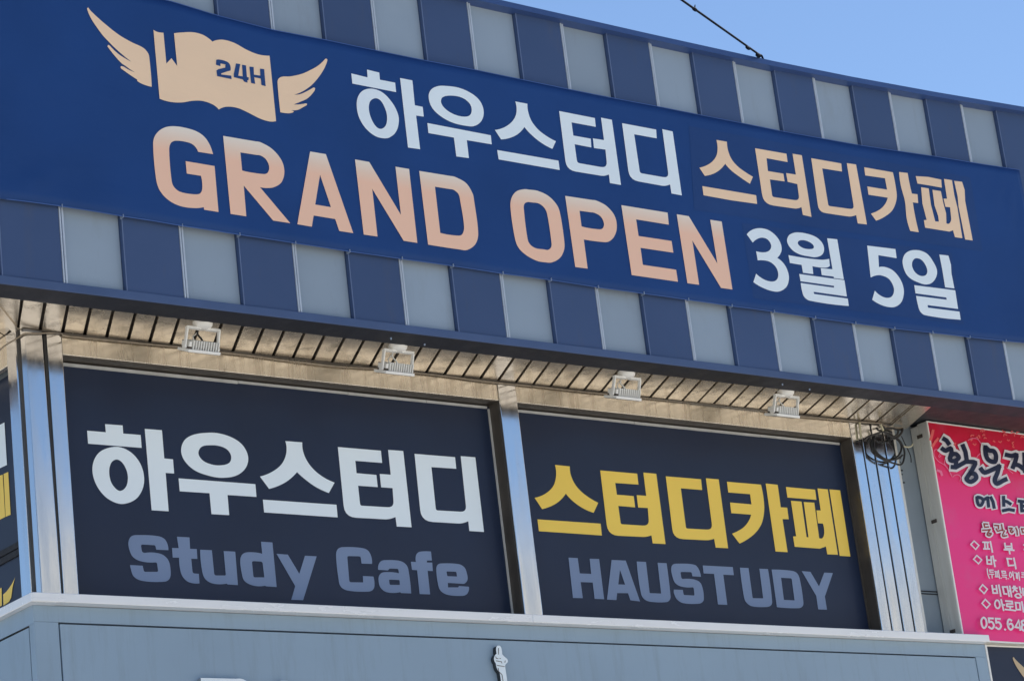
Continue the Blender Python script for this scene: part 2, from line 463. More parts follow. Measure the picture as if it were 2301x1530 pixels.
poly = [(skx(14.368, 12.925), 12.925), (skx(14.53, 12.925), 12.925), (skx(14.55, 13.47), 13.47), (skx(14.368, 13.455), 13.455)]
MB().prism(poly, ZS - .006, ZS + .03).build('end_trim', M['soffit'], soffit, bevel=.003)
# pieces at the corner hip
MB().prism([(6.77, 12.925), (skx(7.049, 12.925), 12.925), (7.262, 13.412)], ZS, ZS + .022).build('plank', M['soffit'], soffit)
for k in range(9):
    y0 = 13.20 + .16 * k
    a = .8
    poly = [(6.75, y0 - .35), (7.262, y0 - .35 + .512 * a), (7.262, y0 - .35 + .512 * a + .148), (6.75, y0 - .202)]
    hx = lambda y: 7.245 + (y - 13.43) * .93
    poly = [(min(x, hx(y)) if y < 13.43 else x, y) for x, y in poly]
    MB().prism(poly, ZS + .001, ZS + .021).build('plank', M['soffit'], soffit)
d = Vector((.269, .303)).normalized(); nrm = Vector((-d.y, d.x)) * .024
a, b = Vector((6.72, 12.83)), Vector((7.285, 13.466))
MB().prism([tuple(a + nrm), tuple(a - nrm), tuple(b - nrm), tuple(b + nrm)], ZS - .012, ZS + .0005).build('hip_strip', M['soffit'], soffit, bevel=.003)

MB().box(7.30, 14.58, YW - .020, YW - .001, ZS - .007, ZS - .0025).build('grime_shade_strip', M['brown_reveal'], soffit)  # dark strip added for the grime and contact shadow where soffit meets wall
# window wall : lintels, posts, mullion, reveals, sill
ZL, ZB = 6.667, 5.185
def steelbox(name, x0, x1, y0, y1, z0, z1, mat='steel', bev=.004, parent=bld):
    return MB().box(x0, x1, y0, y1, z0, z1).build(name, M[mat], parent, bevel=bev)
for x0, x1 in ((7.566, 10.836), (10.990, 14.134)):
    steelbox('lintel', x0, x1, YW + .004, 13.62, ZL, ZS - .002, 'steel_lintel', .003)
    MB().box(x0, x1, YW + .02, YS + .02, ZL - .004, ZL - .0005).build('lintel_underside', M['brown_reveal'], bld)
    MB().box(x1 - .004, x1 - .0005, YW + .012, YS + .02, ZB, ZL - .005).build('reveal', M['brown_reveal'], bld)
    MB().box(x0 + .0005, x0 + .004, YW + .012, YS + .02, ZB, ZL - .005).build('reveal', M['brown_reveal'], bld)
steelbox('mullion', 10.838, 10.988, YW - .002, 13.62, 5.18, ZS - .004)
# posts by the corner: chamfered corner piece, then two flat strips
a1 = math.radians(24)
MB().prism([(7.270, 13.450), (7.322, YW), (7.322, 13.60), (7.290, 13.60)], 5.18, ZS - .003).build('corner_post', M['steel'], bld, bevel=.002)
MB().hexa([(7.324, YW, 5.18), (7.449, YW - .0016, 5.18), (7.449, 13.60, 5.18), (7.324, 13.60, 5.18)], [(7.322, YW, ZS - .003), (7.433, YW - .0016, ZS - .003), (7.433, 13.60, ZS - .003), (7.322, 13.60, ZS - .003)]).build('post', M['steel'], bld, bevel=.003)
MB().prism([(7.464, YW), (7.563, YW + .0012), (7.563, 13.60), (7.464, 13.60)], 5.18, ZS - .003).build('post', M['steel'], bld, bevel=.003)
MB().box(7.4495, 7.4635, YW + .012, 13.59, 5.18, ZS - .006).build('post_joint', M['post_gap'], bld)
# side wall frame
MB().box(XL - .002, 7.285, 13.443, 13.556, 5.18, ZS - .003).build('side_post', M['steel'], bld, bevel=.003)
MB().box(XL + .012, 7.29, 13.43, 13.452, 5.18, ZS - .006).build('post_joint', M['post_gap'], bld)
MB().box(XL, 7.30, 13.558, 17.0, 6.607, ZS - .002).build('side_lintel', M['steel_lintel'], bld, bevel=.003)
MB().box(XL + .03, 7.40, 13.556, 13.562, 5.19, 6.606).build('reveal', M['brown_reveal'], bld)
# right hand bundle of posts
for k, (x0, x1) in enumerate(((14.136, 14.230), (14.247, 14.347), (14.365, 14.467), (14.486, 14.584))):
    MB().box(x0, x1, YW + .001 * (k % 2), 13.60, 5.18, ZS - .004 - .001 * k).build('post', M['steel'], bld, bevel=.004)
MB().box(14.228, 14.488, YW + .03, 13.60, 5.18, ZS - .010).build('post_joint', M['post_gap'], bld)
MB().box(14.587, 14.628, YW + .02, 13.60, 5.18, ZS - .004).build('corner_trim', M['sign_case'], bld, bevel=.004)
# recessed wall to the right with its horizontal joints
MB().box(14.629, XE, 13.60, 13.655, 2.6, 6.98).build('recessed_wall', M['grey_wall'], bld)
for z in (5.545, 5.565):
    MB().box(14.66, 15.2, 13.590, 13.599, z - .003, z + .003).build('wall_joint', M['gap'], bld)
for k in range(7):
    z = 6.60 - k * .032
    MB().box(14.64, 14.80 - .01 * (k % 3), 13.588, 13.598, z - .004, z + .004).build('wall_joint', M['gap'], bld)
MB().box(14.622, XE, 12.93, 13.66, 6.87, 6.90).build('dark_soffit', M['dark_soffit'], bld)
MB().box(14.60, 14.621, 12.935, 13.5, 6.835, 6.88).build('soffit_edge', M['dark_soffit'], bld)

# sill
sb = MB().box(7.224, 10.840, YW - .075, 13.66, 5.133, 5.186).build('sill', M['sill'], bld, bevel=.004)
MB().box(10.8425, 15.181, YW - .075, 13.66, 5.133, 5.186).build('sill', M['sill'], bld, bevel=.004)
MB().box(7.214, 7.40, YW - .071, 17.5, 5.131, 5.184).build('side_sill', M['sill'], bld, bevel=.004)

# lower cladding: a border with an inset field behind a real groove
YC = YW + .004
clad = MB().box(7.270, 15.205, YC + .03, 13.66, 0.0, 5.130).build('cladding', M['gap'], bld)
G = .0105
xa, xb, zg = 7.424, 15.080, 5.030
MB().box(7.268, 15.203, YC, YC + .028, zg + G / 2, 5.1305).build('cladding_panel', M['clad'], clad, bevel=.0015)
MB().box(7.268, xa - G / 2, YC, YC + .028, 0.3, zg + G / 2 - .001).build('cladding_panel', M['clad'], clad, bevel=.0015)
MB().box(xb + G / 2, 15.203, YC, YC + .028, 0.3, zg + G / 2 - .001).build('cladding_panel', M['clad'], clad, bevel=.0015)
MB().box(xa + G / 2, xb - G / 2, YC, YC + .028, 0.3, zg - G / 2).build('cladding_panel', M['clad'], clad, bevel=.0015)
MB().box(15.205, 15.222, YC - .004, 13.66, 0.3, 5.130).build('edge_strip', M['white_metal'], bld)
ycs = 13.495
MB().box(XL, 7.268, YC + .001, 17.4, zg - .005, 5.1305).build('side_cladding_panel', M['clad'], clad)
MB().box(XL, 7.268, YC + .001, ycs - G / 2, 0.3, zg - .006).build('side_cladding_panel', M['clad'], clad)
MB().box(XL, 7.268, ycs + G / 2, 17.4, 0.3, zg - .018).build('side_cladding_panel', M['clad'], clad)

# ================================================================== WINDOW SIGNS
CR = {  # crops used for measuring: origin and scale
 'A1': (780, 150, 6.376), 'A2': (1100, 220, 5.23), 'A3': (1560, 310, 7.19), 'A4': (1860, 350, 6.768), 'PX': (0, 0, 1),
 'B1': (330, 270, 6.376), 'B2': (650, 330, 5.23), 'B3': (1130, 410, 7.285), 'B4': (1380, 450, 7.286),
 'C1': (1670, 500, 7.65), 'C2': (1930, 540, 8.052), 'D1': (190, 930, 5.7525), 'D2': (570, 970, 4.261),
 'E1': (280, 1190, 5.23), 'E2': (740, 1220, 6.973), 'F1': (1190, 1030, 6.219), 'F2': (1480, 1060, 5.1133),
 'G1': (1270, 1240, 7.19), 'G2': (1560, 1260, 6.973), 'H1': (190, 10, 7.647), 'H2': (340, 60, 6.955), 'H3': (610, 120, 10.2)}
# each entry: crop, list of pieces, each piece = [outer, hole, ...]
LET_HAUS_W = [  # white syllables on the left window
 ('D1', [[[(265,130),(492,147),(500,252),(725,270),(738,437),(45,383),(33,215),(275,235)]],
         [S([(370,425),(500,440),(630,520),(730,660),(770,830),(745,980),(660,1100),(520,1158),(400,1145),(260,1060),(150,910),(102,740),(125,590),(210,480)]),
          S([(410,587),(480,620),(540,720),(560,830),(535,940),(465,992),(400,960),(340,870),(318,740),(345,630)])],
         [[(778,192),(1000,208),(1030,572),(1143,585),(1158,768),(1048,760),(1087,1255),(867,1242)]]]),
 ('D1', [[S([(1580,242),(1740,250),(1920,310),(2050,410),(2115,560),(2080,700),(1960,795),(1770,823),(1600,795),(1420,725),(1290,600),(1248,470),(1290,340),(1400,270)]),
          S([(1620,403),(1750,415),(1850,465),(1895,550),(1870,630),(1760,662),(1640,650),(1530,600),(1472,510),(1510,425)])],
         [[(1215,830),(2208,905),(2222,1070),(1848,1045),(1870,1305),(1640,1292),(1615,1022),(1230,997)]]]),
 ('D2', [[[(303,88),(465,100),(480,210,'s'),(540,320,'s'),(640,415,'s'),(775,485),(720,585),(600,530,'s'),(500,460,'s'),(415,385),(330,465,'s'),(240,515,'s'),(147,545),(60,427),(180,380,'s'),(270,305,'s'),(313,200,'s')]],
         [[(88,648),(793,697),(804,818),(100,770)]]]),
 ('D2', [[[(806,145),(1218,180),(1230,297),(973,277),(985,395),(1175,412),(1188,528),(1000,515),(1020,705,20),(1342,724,60),(1330,538),(1220,530),(1207,402),(1312,410),(1287,172),(1432,183),(1512,912),(1370,905),(1358,815),(1290,838,40),(872,815,110)]]]),
 ('D2', [[[(1540,210),(1928,242),(1940,353),(1702,337),(1745,750,20),(2038,767,60),(1982,232),(2122,243),(2205,957),(2065,948),(2055,855),(1990,878,40),(1605,855,110)]]]),
]
LET_STUDY = [
 ('E1', [[[(515,238),(372,232),(360,180,15),(190,170,25),(205,268,30),(420,280,'s'),(510,350,'s'),(540,470,'s'),(530,570,'s'),(470,607,'s'),(220,600,'s'),(110,550,'s'),(70,450,'s'),(65,412),(212,420),(228,492,20),(395,492,20),(380,382,20),(200,370,'s'),(100,320,'s'),(55,230,'s'),(45,140,'s'),(80,75,'s'),(160,60,'s'),(400,75,'s'),(480,120,'s')]]]),
 ('E1', [[[(615,80),(762,88),(770,222),(848,225),(855,340),(783,338),(800,510,25),(872,515),(880,628),(760,615,'s'),(690,560,'s'),(655,480,'s'),(640,325),(565,325),(557,212),(635,213)]]]),
 ('E1', [[[(887,232),(1025,238),(1055,535,25),(1190,535,15),(1163,248),(1300,255),(1332,648),(1210,640),(1200,630),(1050,632,'s'),(950,580,'s'),(910,480,'s')]]]),
 ('E1', [[[(1603,138),(1737,147),(1787,670),(1665,662),(1650,655),(1520,655,'s'),(1410,600,'s'),(1375,500,'s'),(1360,340,'s'),(1400,275,'s'),(1500,262,'s'),(1617,280)], [(1495,365,25),(1620,372,25),(1642,557),(1515,557,20)]]]),
 ('E1', [[[(1785,280),(1918,290),(2053,515),(2120,303),(2257,310),(2098,825),(1958,820),(2005,660)]]]),
 ('E2', [[[(670,322),(505,318),(490,205,30),(280,200,25),(315,610,30),(530,612),(525,512),(690,520),(708,660,'s'),(680,730,'s'),(600,757,'s'),(290,740,'s'),(180,680,'s'),(145,570,'s'),(105,190,'s'),(130,95,'s'),(210,60,'s'),(500,72,'s'),(600,110,'s'),(655,200,'s')]]]),
 ('E2', [[[(765,415),(770,340,'s'),(810,280,'s'),(880,263,'s'),(1100,275,'s'),(1200,330,'s'),(1240,420,'s'),(1283,785),(1130,780),(1110,765),(900,765,'s'),(800,690,'s'),(770,570,'s'),(790,490,'s'),(860,452,'s'),(1090,468),(1080,400,20),(940,395,20),(920,425)], [(935,568,15),(1100,575,15),(1105,652),(945,650,20)]]]),
 ('E2', [[[(1593,130),(1607,270),(1530,270),(1528,300),(1612,302),(1622,435),(1540,430),(1580,800),(1415,795),(1375,422),(1295,415),(1278,288),(1357,292),(1355,200,'s'),(1390,145,'s'),(1460,127,'s')]]]),
 ('E2', [[[(1860,690),(2020,690),(2030,668),(2187,680),(2185,740,'s'),(2150,800,'s'),(2080,823,'s'),(1860,808,'s'),(1750,750,'s'),(1705,650,'s'),(1675,400,'s'),(1700,335,'s'),(1760,315,'s'),(2020,325,'s'),(2110,370,'s'),(2150,450,'s'),(2165,570,'s'),(2110,635),(1858,620)], [(1835,440,15),(1990,445,20),(2000,520),(1848,515,15)]]]),
]
LET_CAFE_Y = [
 ('F1', [[[(355,88),(562,108),(580,240,'s'),(650,380,'s'),(770,500,'s'),(960,617),(895,757),(740,690,'s'),(600,590,'s'),(507,488),(420,590,'s'),(310,660,'s'),(175,705),(70,547),(220,490,'s'),(330,385,'s'),(370,240,'s')]],
         [[(110,848),(993,908),(1010,1073),(130,1013)]]]),
 ('F1', [[[(987,165),(1503,210),(1522,363),(1197,340),(1220,503),(1455,523),(1475,680),(1240,660),(1275,915,25),(1672,940,90),(1652,690),(1517,682),(1497,510),(1630,520),(1590,195),(1770,212),(1900,1193),(1720,1183),(1703,1072),(1620,1095,50),(1095,1070,150)]]]),
 ('F2', [[[(82,50),(487,83),(500,207),(255,187),(315,648,20),(620,665,70),(543,72),(690,85),(798,875),(655,868),(638,767),(570,785,40),(170,765,110)]]]),
 ('F2', [[[(785,112),(1175,145),(1205,300,'s'),(1212,450,'s'),(1180,600,'s'),(1090,720,'s'),(930,822),(843,708),(970,640,'s'),(1030,570,'s'),(1063,490),(835,472),(820,350),(1067,372),(1050,255),(800,235)]],
         [[(1230,132),(1368,147),(1403,405),(1477,410),(1495,543),(1423,540),(1482,920),(1343,912)]]]),
 ('F2', [[[(1462,172),(1798,203),(1813,320),(1480,293)]],
         [[(1520,330),(1642,340),(1700,747),(1722,750),(1667,345),(1788,352),(1845,760),(1885,755,'s'),(1903,690,'s'),(1887,592),(1830,588),(1813,440),(1862,442),(1825,188),(1943,200),(2060,950),(1938,945),(1922,855),(1850,880),(1563,858),(1545,740),(1580,738)]],
         [[(1962,200),(2085,210),(2203,970),(2080,962)]]]),
]
LET_HAUSTUDY = [
 ('G1', [[[(53,88),(203,95),(235,342),(420,350),(395,105),(548,110),(630,760),(475,752),(445,490),(250,482),(285,742),(125,738)]]]),
 ('G1', [[[(750,125),(978,135),(1210,795),(1053,775),(1015,662),(840,660),(828,772),(675,765)], [(885,285),(968,523),(858,520)]]]),
 ('G1', [[[(1155,150),(1305,157),(1365,660,15),(1550,668,10),(1493,170),(1638,178),(1700,680,'s'),(1695,760,'s'),(1640,805,'s'),(1380,800,'s'),(1280,760,'s'),(1225,670,'s')]]]),
 ('G1', [[[(2193,397),(2055,388),(2040,322,20),(1860,318,25),(1880,430,25),(2080,440,'s'),(2180,490,'s'),(2225,600,'s'),(2240,720,'s'),(2230,790,'s'),(2165,830,'s'),(1910,822,'s'),(1810,765,'s'),(1760,670,'s'),(1755,603),(1900,608),(1915,690,20),(2090,700,20),(2075,568,20),(1880,555,'s'),(1780,500,'s'),(1735,400,'s'),(1712,270,'s'),(1735,205,'s'),(1800,185,'s'),(2080,200,'s'),(2150,260,'s')]]]),
 ('G2', [[[(132,68),(603,93),(620,220),(455,212),(518,685),(372,678),(310,200),(147,192)]]]),
 ('G2', [[[(715,102),(850,108),(915,580,15),(1080,583,10),(1020,118),(1155,125),(1220,620,'s'),(1205,690,'s'),(1130,718,'s'),(900,705,'s'),(810,640,'s'),(775,540,'s')]]]),
 ('G2', [[[(1212,132),(1500,148,'s'),(1600,180,'s'),(1650,270,'s'),(1710,640,'s'),(1695,710,'s'),(1630,738,'s'),(1295,720)], [(1360,260),(1525,270,20),(1572,615),(1405,607)]]]),
 ('G2', [[[(1685,157),(1820,167),(1955,395),(2037,180),(2172,187),(2047,555),(2080,760),(1942,755),(1912,545)]]]),
]
def letters(data, mat, parent, place, name='letter'):
    for crop, pieces in data:
        mb = MB()
        for pc in pieces: glyph_mesh(mb, pc, CR[crop], place)
        mb.build(name, mat, parent)
wplace = lambda p: aty(p, YS - .003)
def window_sign(x0, x1, label, sets):
    r = empty('window_sign', ((x0 + x1) / 2, YS, ZB))
    tag(r, label, 'window sign')
    MB().box(x0 + .006, x1 - .006, YS, YS + .012, ZB, ZL - .012).build('sign_sheet', M['film'], r)
    # pale edge of the sheet along the head and the far jamb
    xx = x0 + .006
    while xx < x1 - .03:
        L = random.uniform(.5, 1.3); e = min(xx + L, x1 - .024)
        MB().box(xx, e - .004, YS - .010, YS - .001, ZL - .030 + random.uniform(-.003, .003), ZL - .0125).build('sheet_edge', M['foam_edge'], r)
        xx = e
    MB().box(x1 - .020, x1 - .0075, YS - .010, YS - .001, ZB, ZL - .030).build('sheet_edge', M['brown_reveal'] if x0 > 9 else M['foam_edge'], r)
    for data, mat in sets: letters(data, M[mat], r, wplace)
    return r
window_sign(7.562, 10.838, 'dark navy window sign with white Korean letters and grey words Study Cafe', [(LET_HAUS_W, 'film_white'), (LET_STUDY, 'film_grey')])
window_sign(10.988, 14.136, 'dark navy window sign with yellow Korean letters and grey word HAUSTUDY', [(LET_CAFE_Y, 'film_gold'), (LET_HAUSTUDY, 'film_grey')])

# side window sign round the corner
XSG = XL + .085
r = empty('window_sign', (XSG, 14.5, ZB))
tag(r, 'narrow dark sign round the left corner with yellow stripes and yellow wing', 'window sign')
MB().box(XSG, XSG + .012, 13.563, 16.9, ZB, 6.606).build('sign_sheet', M['film'], r)
lplace = lambda p: atx(p, XSG - .003)
def lpoly(pts, mat, name, crop):
    mb = MB(); glyph_mesh(mb, [pts], crop, lplace); mb.build(name, M[mat], r)
Z2, Z3 = (0, 860, 5.885), (0, 1100, 5.1)
lpoly([(-60, 590), (58, 522), (92, 1085), (-50, 1150)], 'film_white', 'letter', Z2)
lpoly([(-12, 1072), (6, 1066), (11.8, 1161), (-10, 1172)], 'film_gold', 'letter', CR['PX'])
lpoly([(8, 1064.6), (18.4, 1059.7), (24, 1155.9), (12.7, 1160.6)], 'film_gold', 'letter', CR['PX'])
lpoly([(175, 995), (150, 1090, 's'), (138, 1165), (128, 1235), (105, 1280), (40, 1325), (35, 1200), (85, 1150, 's'), (140, 1070, 's')], 'film_gold', 'wing', Z3)
lpoly([(-30, 1145), (18, 1120), (22, 1325), (-30, 1350)], 'film_gold', 'letter', Z3)
for a, b in (((0, 750), (205, 640)), ((0, 850), (205, 715))):
    p0 = atx((a[0] / 5.1 - 10, 1100 + a[1] / 5.1 + 5.5), XSG); p1 = atx((b[0] / 5.1, 1100 + b[1] / 5.1), XSG)
    z = (p0.z + p1.z) / 2
    MB().box(XSG - .012, XSG - .001, 13.564, 16.9, z - .018, z + .018).build('sash_rail', M['gap'], r)

# ================================================================== BANNER
YB = 12.748
XBE = 15.765      # the cloth ends just inside the right of the picture
def wave(x, z): return .0035 * math.sin(x * 1.3 + .7) * math.sin(z * 1.6 + x * .3)
TOPB = [(386, 3.5), (488, 35), (615, 68), (730, 90), (848, 115), (960, 138), (1072, 159), (1178, 181), (1281, 202), (1383, 222), (1481, 240), (1574, 258.5), (1669, 277), (1757, 295), (1850, 312), (1933, 327), (2019, 340), (2101, 352), (2183, 365.5), (2264, 378)]
BOTB = [(0, 447), (133, 464), (273.6, 487), (406, 508.5), (536, 528.5), (662, 547.5), (785, 566), (900, 582), (1017, 598), (1128, 615), (1239, 630), (1344, 646.5), (1446.5, 660.5), (1546, 674.5), (1644, 688.6), (1738, 701), (1831, 715), (1919, 727), (2006, 738.5), (2092, 748), (2175, 758), (2260, 767), (2301, 771)]
tb = [aty(p, YB) for p in TOPB]; bb = [aty(p, YB) for p in BOTB]
tl = [(6.57, 8.80)] + [(p.x, p.z) for p in tb] + [(16.6, tb[-1].z + .03)]
bl = [(6.57, 7.318)] + [(p.x, p.z) for p in bb] + [(16.6, bb[-1].z + .01)]
def lerp(tab, x):
    for (a, za), (b, zb) in zip(tab, tab[1:]):
        if x <= b: return za + (zb - za) * (x - a) / (b - a)
    return tab[-1][1]
bn = empty('banner', (11.5, YB, 7.30))
tag(bn, 'long dark blue cloth banner reading GRAND OPEN with winged book emblem', 'banner')
NX, NZ = 200, 24
mb = MB(); vv = []; ff = []
for i in range(NX + 1):
    x = 6.57 + (XBE - 6.57) * i / NX
    zt_, zb_ = lerp(tl, x), lerp(bl, x)
    for j in range(NZ + 1):
        v = j / NZ; z = zb_ + (zt_ - zb_) * v
        edge = min(v, 1 - v) * 2
        # small gathers pulled by the ties at the lower edge
        tuck = .002 * math.exp(-v * 9) * math.cos((x - 6.838) / .4002 * 2 * math.pi) * (1.0 if x < 8.4 else .4)
        crease = 0
        for cx, cz, ang, amp in ((7.05, 7.43, .55, .018), (6.95, 7.40, .25, .012), (7.5, 7.41, .12, .011), (7.75, 7.40, .05, .008), (8.3, 7.44, .05, .006), (15.60, 8.52, 1.25, .012), (15.70, 8.35, 1.45, .010), (15.50, 8.60, .95, .008), (15.68, 7.55, 1.75, .008)):
            s_ = -(x - cx) * math.sin(ang) + (z - cz) * math.cos(ang); l_ = (x - cx) * math.cos(ang) + (z - cz) * math.sin(ang)
            crease += amp * math.exp(-(s_ / .018) ** 2) * math.exp(-(l_ / .22) ** 2)
        vv.append((x, YB + wave(x, z) + tuck - crease, z))
for i in range(NX):
    for j in range(NZ):
        a = i * (NZ + 1) + j; ff.append((a, a + NZ + 1, a + NZ + 2, a + 1))
mb.add(vv, ff)
cloth = mb.build('cloth', M['banner'], bn, smooth=True)
sd = cloth.modifiers.new('thick', 'SOLIDIFY'); sd.thickness = .0012; sd.offset = 1
# hems, their edge highlight painted in as a lighter blue
for tab, up in ((tl, -1), (bl, 1)):
    mb = MB(); vv = []; ff = []
    for i in range(NX + 1):
        x = 6.57 + (XBE - 6.57) * i / NX; z = lerp(tab, x); y = YB + wave(x, z) - .0035 + .002 * math.cos((x - 6.838) / .4002 * 2 * math.pi) * (1.0 if x < 8.4 else .4) * (1 if up > 0 else 0)
        for k in range(2): vv.append((x, y - .0005 * k, z + up * (.0055 * k) - up * .001))
    for i in range(NX): ff.append((2 * i, 2 * i + 2, 2 * i + 3, 2 * i + 1) if up > 0 else (2 * i, 2 * i + 1, 2 * i + 3, 2 * i + 2))
    mb.add(vv, ff); mb.build('hem', M['hem_highlight'], bn, smooth=True)
def bplace(off):
    def f(p):
        q = aty(p, YB); y = YB + wave(q.x, q.z) - off
        return aty(p, y)
    return f
for c0, c1, c2, c3 in (((1548, 284), (2180, 399), (2208, 565), (1560, 472)), ((1667, 501), (2138, 568), (2166, 729), (1693, 670))):
    mb = MB(); f = bplace(.0025); vv = []; ff = []
    for i in range(25):
        for j in range(9):
            u, v = i / 24, j / 8
            top = [c0[k] + (c1[k] - c0[k]) * u for k in (0, 1)]; bot = [c3[k] + (c2[k] - c3[k]) * u for k in (0, 1)]
            vv.append(f([top[k] + (bot[k] - top[k]) * v for k in (0, 1)]))
    for i in range(24):
        for j in range(8):
            a = i * 9 + j; ff.append((a, a + 1, a + 10, a + 9))
    mb.add(vv, ff).build('patch', M['banner_patch'], bn, smooth=True)

LET_BW = [
 ('A1', [[[(285,45),(460,88),(470,190),(688,232),(702,368),(75,245),(60,100),(293,157)]],
         [S([(345,318),(500,368),(640,510),(725,670),(740,800),(700,935),(610,1015),(520,1028),(400,995),(270,890),(180,750),(140,600),(150,450),(220,350)]),
          S([(405,455),(480,490),(545,605),(572,720),(555,840),(490,893),(420,865),(350,755),(312,615),(330,500)])],
         [[(758,165),(935,200),(970,555),(1082,578),(1098,718),(988,703),(1046,1185),(872,1160)]]]),
 ('A1', [[S([(1400,278),(1600,305),(1780,385),(1900,490),(1955,630),(1930,770),(1830,850),(1700,850),(1500,800),(1330,705),(1210,580),(1168,430),(1200,335),(1290,285)]),
          S([(1490,418),(1640,445),(1750,525),(1785,620),(1755,700),(1660,718),(1520,680),(1400,600),(1345,510),(1370,440)])],
         [[(1150,810),(2058,985),(2072,1115),(1715,1055),(1745,1312),(1565,1288),(1530,1018),(1165,953)]]]),
 ('A2', [[[(303,45),(445,72),(455,170,'s'),(500,285,'s'),(600,400,'s'),(780,512),(738,602),(600,525,'s'),(480,425,'s'),(410,345),(330,430,'s'),(230,475,'s'),(135,490),(63,380),(180,345,'s'),(270,275,'s'),(315,180,'s')]],
         [[(90,615),(810,740),(825,850),(107,725)]]]),
 ('A2', [[[(818,157),(1238,240),(1248,343),(963,290),(985,445),(1190,482),(1197,585),(1000,547),(1030,765,30),(1385,828,80),(1362,610),(1228,592),(1215,478),(1345,498),(1310,235),(1438,260),(1545,1025),(1415,1003),(1403,903),(1340,922,40),(905,850,110)]]]),
 ('A2', [[[(1558,300),(1958,375),(1965,478),(1700,430),(1768,885,25),(2108,945,70),(2030,370),(2152,397),(2260,1148),(2138,1125),(2122,1020),(2060,1040,40),(1645,965,110)]]]),
 ('C1', [[[(60,205),(160,125,'s'),(300,100,'s'),(450,140,'s'),(580,250,'s'),(650,380,'s'),(655,500,'s'),(585,608),(700,710,'s'),(770,850,'s'),(785,980,'s'),(740,1110,'s'),(620,1185,'s'),(480,1175,'s'),(310,1110,'s'),(175,1025),(222,880),(350,975,'s'),(480,1015,'s'),(570,990,'s'),(603,900,'s'),(570,780,'s'),(480,690,'s'),(380,655,'s'),(250,652),(222,495),(380,512,'s'),(460,470,'s'),(480,390,'s'),(420,295,'s'),(330,262,'s'),(240,285,'s'),(165,348)]]]),
 ('C1', [[S([(940,172),(1080,190),(1240,245),(1350,340),(1390,450),(1360,550),(1250,597),(1130,585),(960,545),(830,460),(755,330),(780,230),(850,185)]),
          S([(1020,305),(1110,325),(1190,375),(1215,430),(1180,455),(1090,455),(1000,425),(940,365),(955,320)])],
         [[(778,562),(1320,640,'s'),(1478,625),(1490,745),(1440,775,'s'),(1330,775,'s'),(1190,752),(1205,888),(1028,865),(1003,730),(803,697)]],
         [[(1443,272),(1617,290),(1730,978),(1560,955),(1552,930),(1350,905),(1333,785),(1535,805)]],
         [[(963,885),(1740,992),(1782,1272),(1210,1192),(1220,1228),(1798,1308),(1815,1435),(1150,1345,'s'),(1050,1280,'s'),(1010,1170,'s'),(990,1040),(1560,1120),(1562,1090),(985,1010)]]]),
 ('C2', [[[(150,97),(660,160),(683,325),(352,270),(362,485),(480,485,'s'),(620,550,'s'),(740,690,'s'),(805,850,'s'),(808,1000,'s'),(760,1130,'s'),(650,1205,'s'),(520,1205,'s'),(370,1155,'s'),(240,1075),(288,910),(390,1000,'s'),(500,1040,'s'),(590,1020,'s'),(635,920,'s'),(610,800,'s'),(530,690,'s'),(400,635,'s'),(300,640,'s'),(213,675)]]]),
 ('C2', [[S([(1000,178),(1120,190),(1240,250),(1340,380),(1410,530),(1400,660),(1320,770),(1210,800),(1090,770),(930,690),(840,580),(790,400),(820,270),(900,200)]),
          S([(1050,325),(1130,355),(1200,440),(1238,550),(1215,625),(1140,647),(1050,610),(985,530),(960,430),(990,350)])],
         [[(1455,258),(1620,278),(1665,440),(1675,600),(1728,872),(1560,850),(1510,540)]],
         [[(1000,812),(1742,905),(1795,1242),(1242,1172),(1250,1218),(1820,1290),(1842,1437),(1200,1355,'s'),(1110,1290,'s'),(1070,1180,'s'),(1035,1005),(1590,1075),(1580,1035),(1025,960)]]]),
]
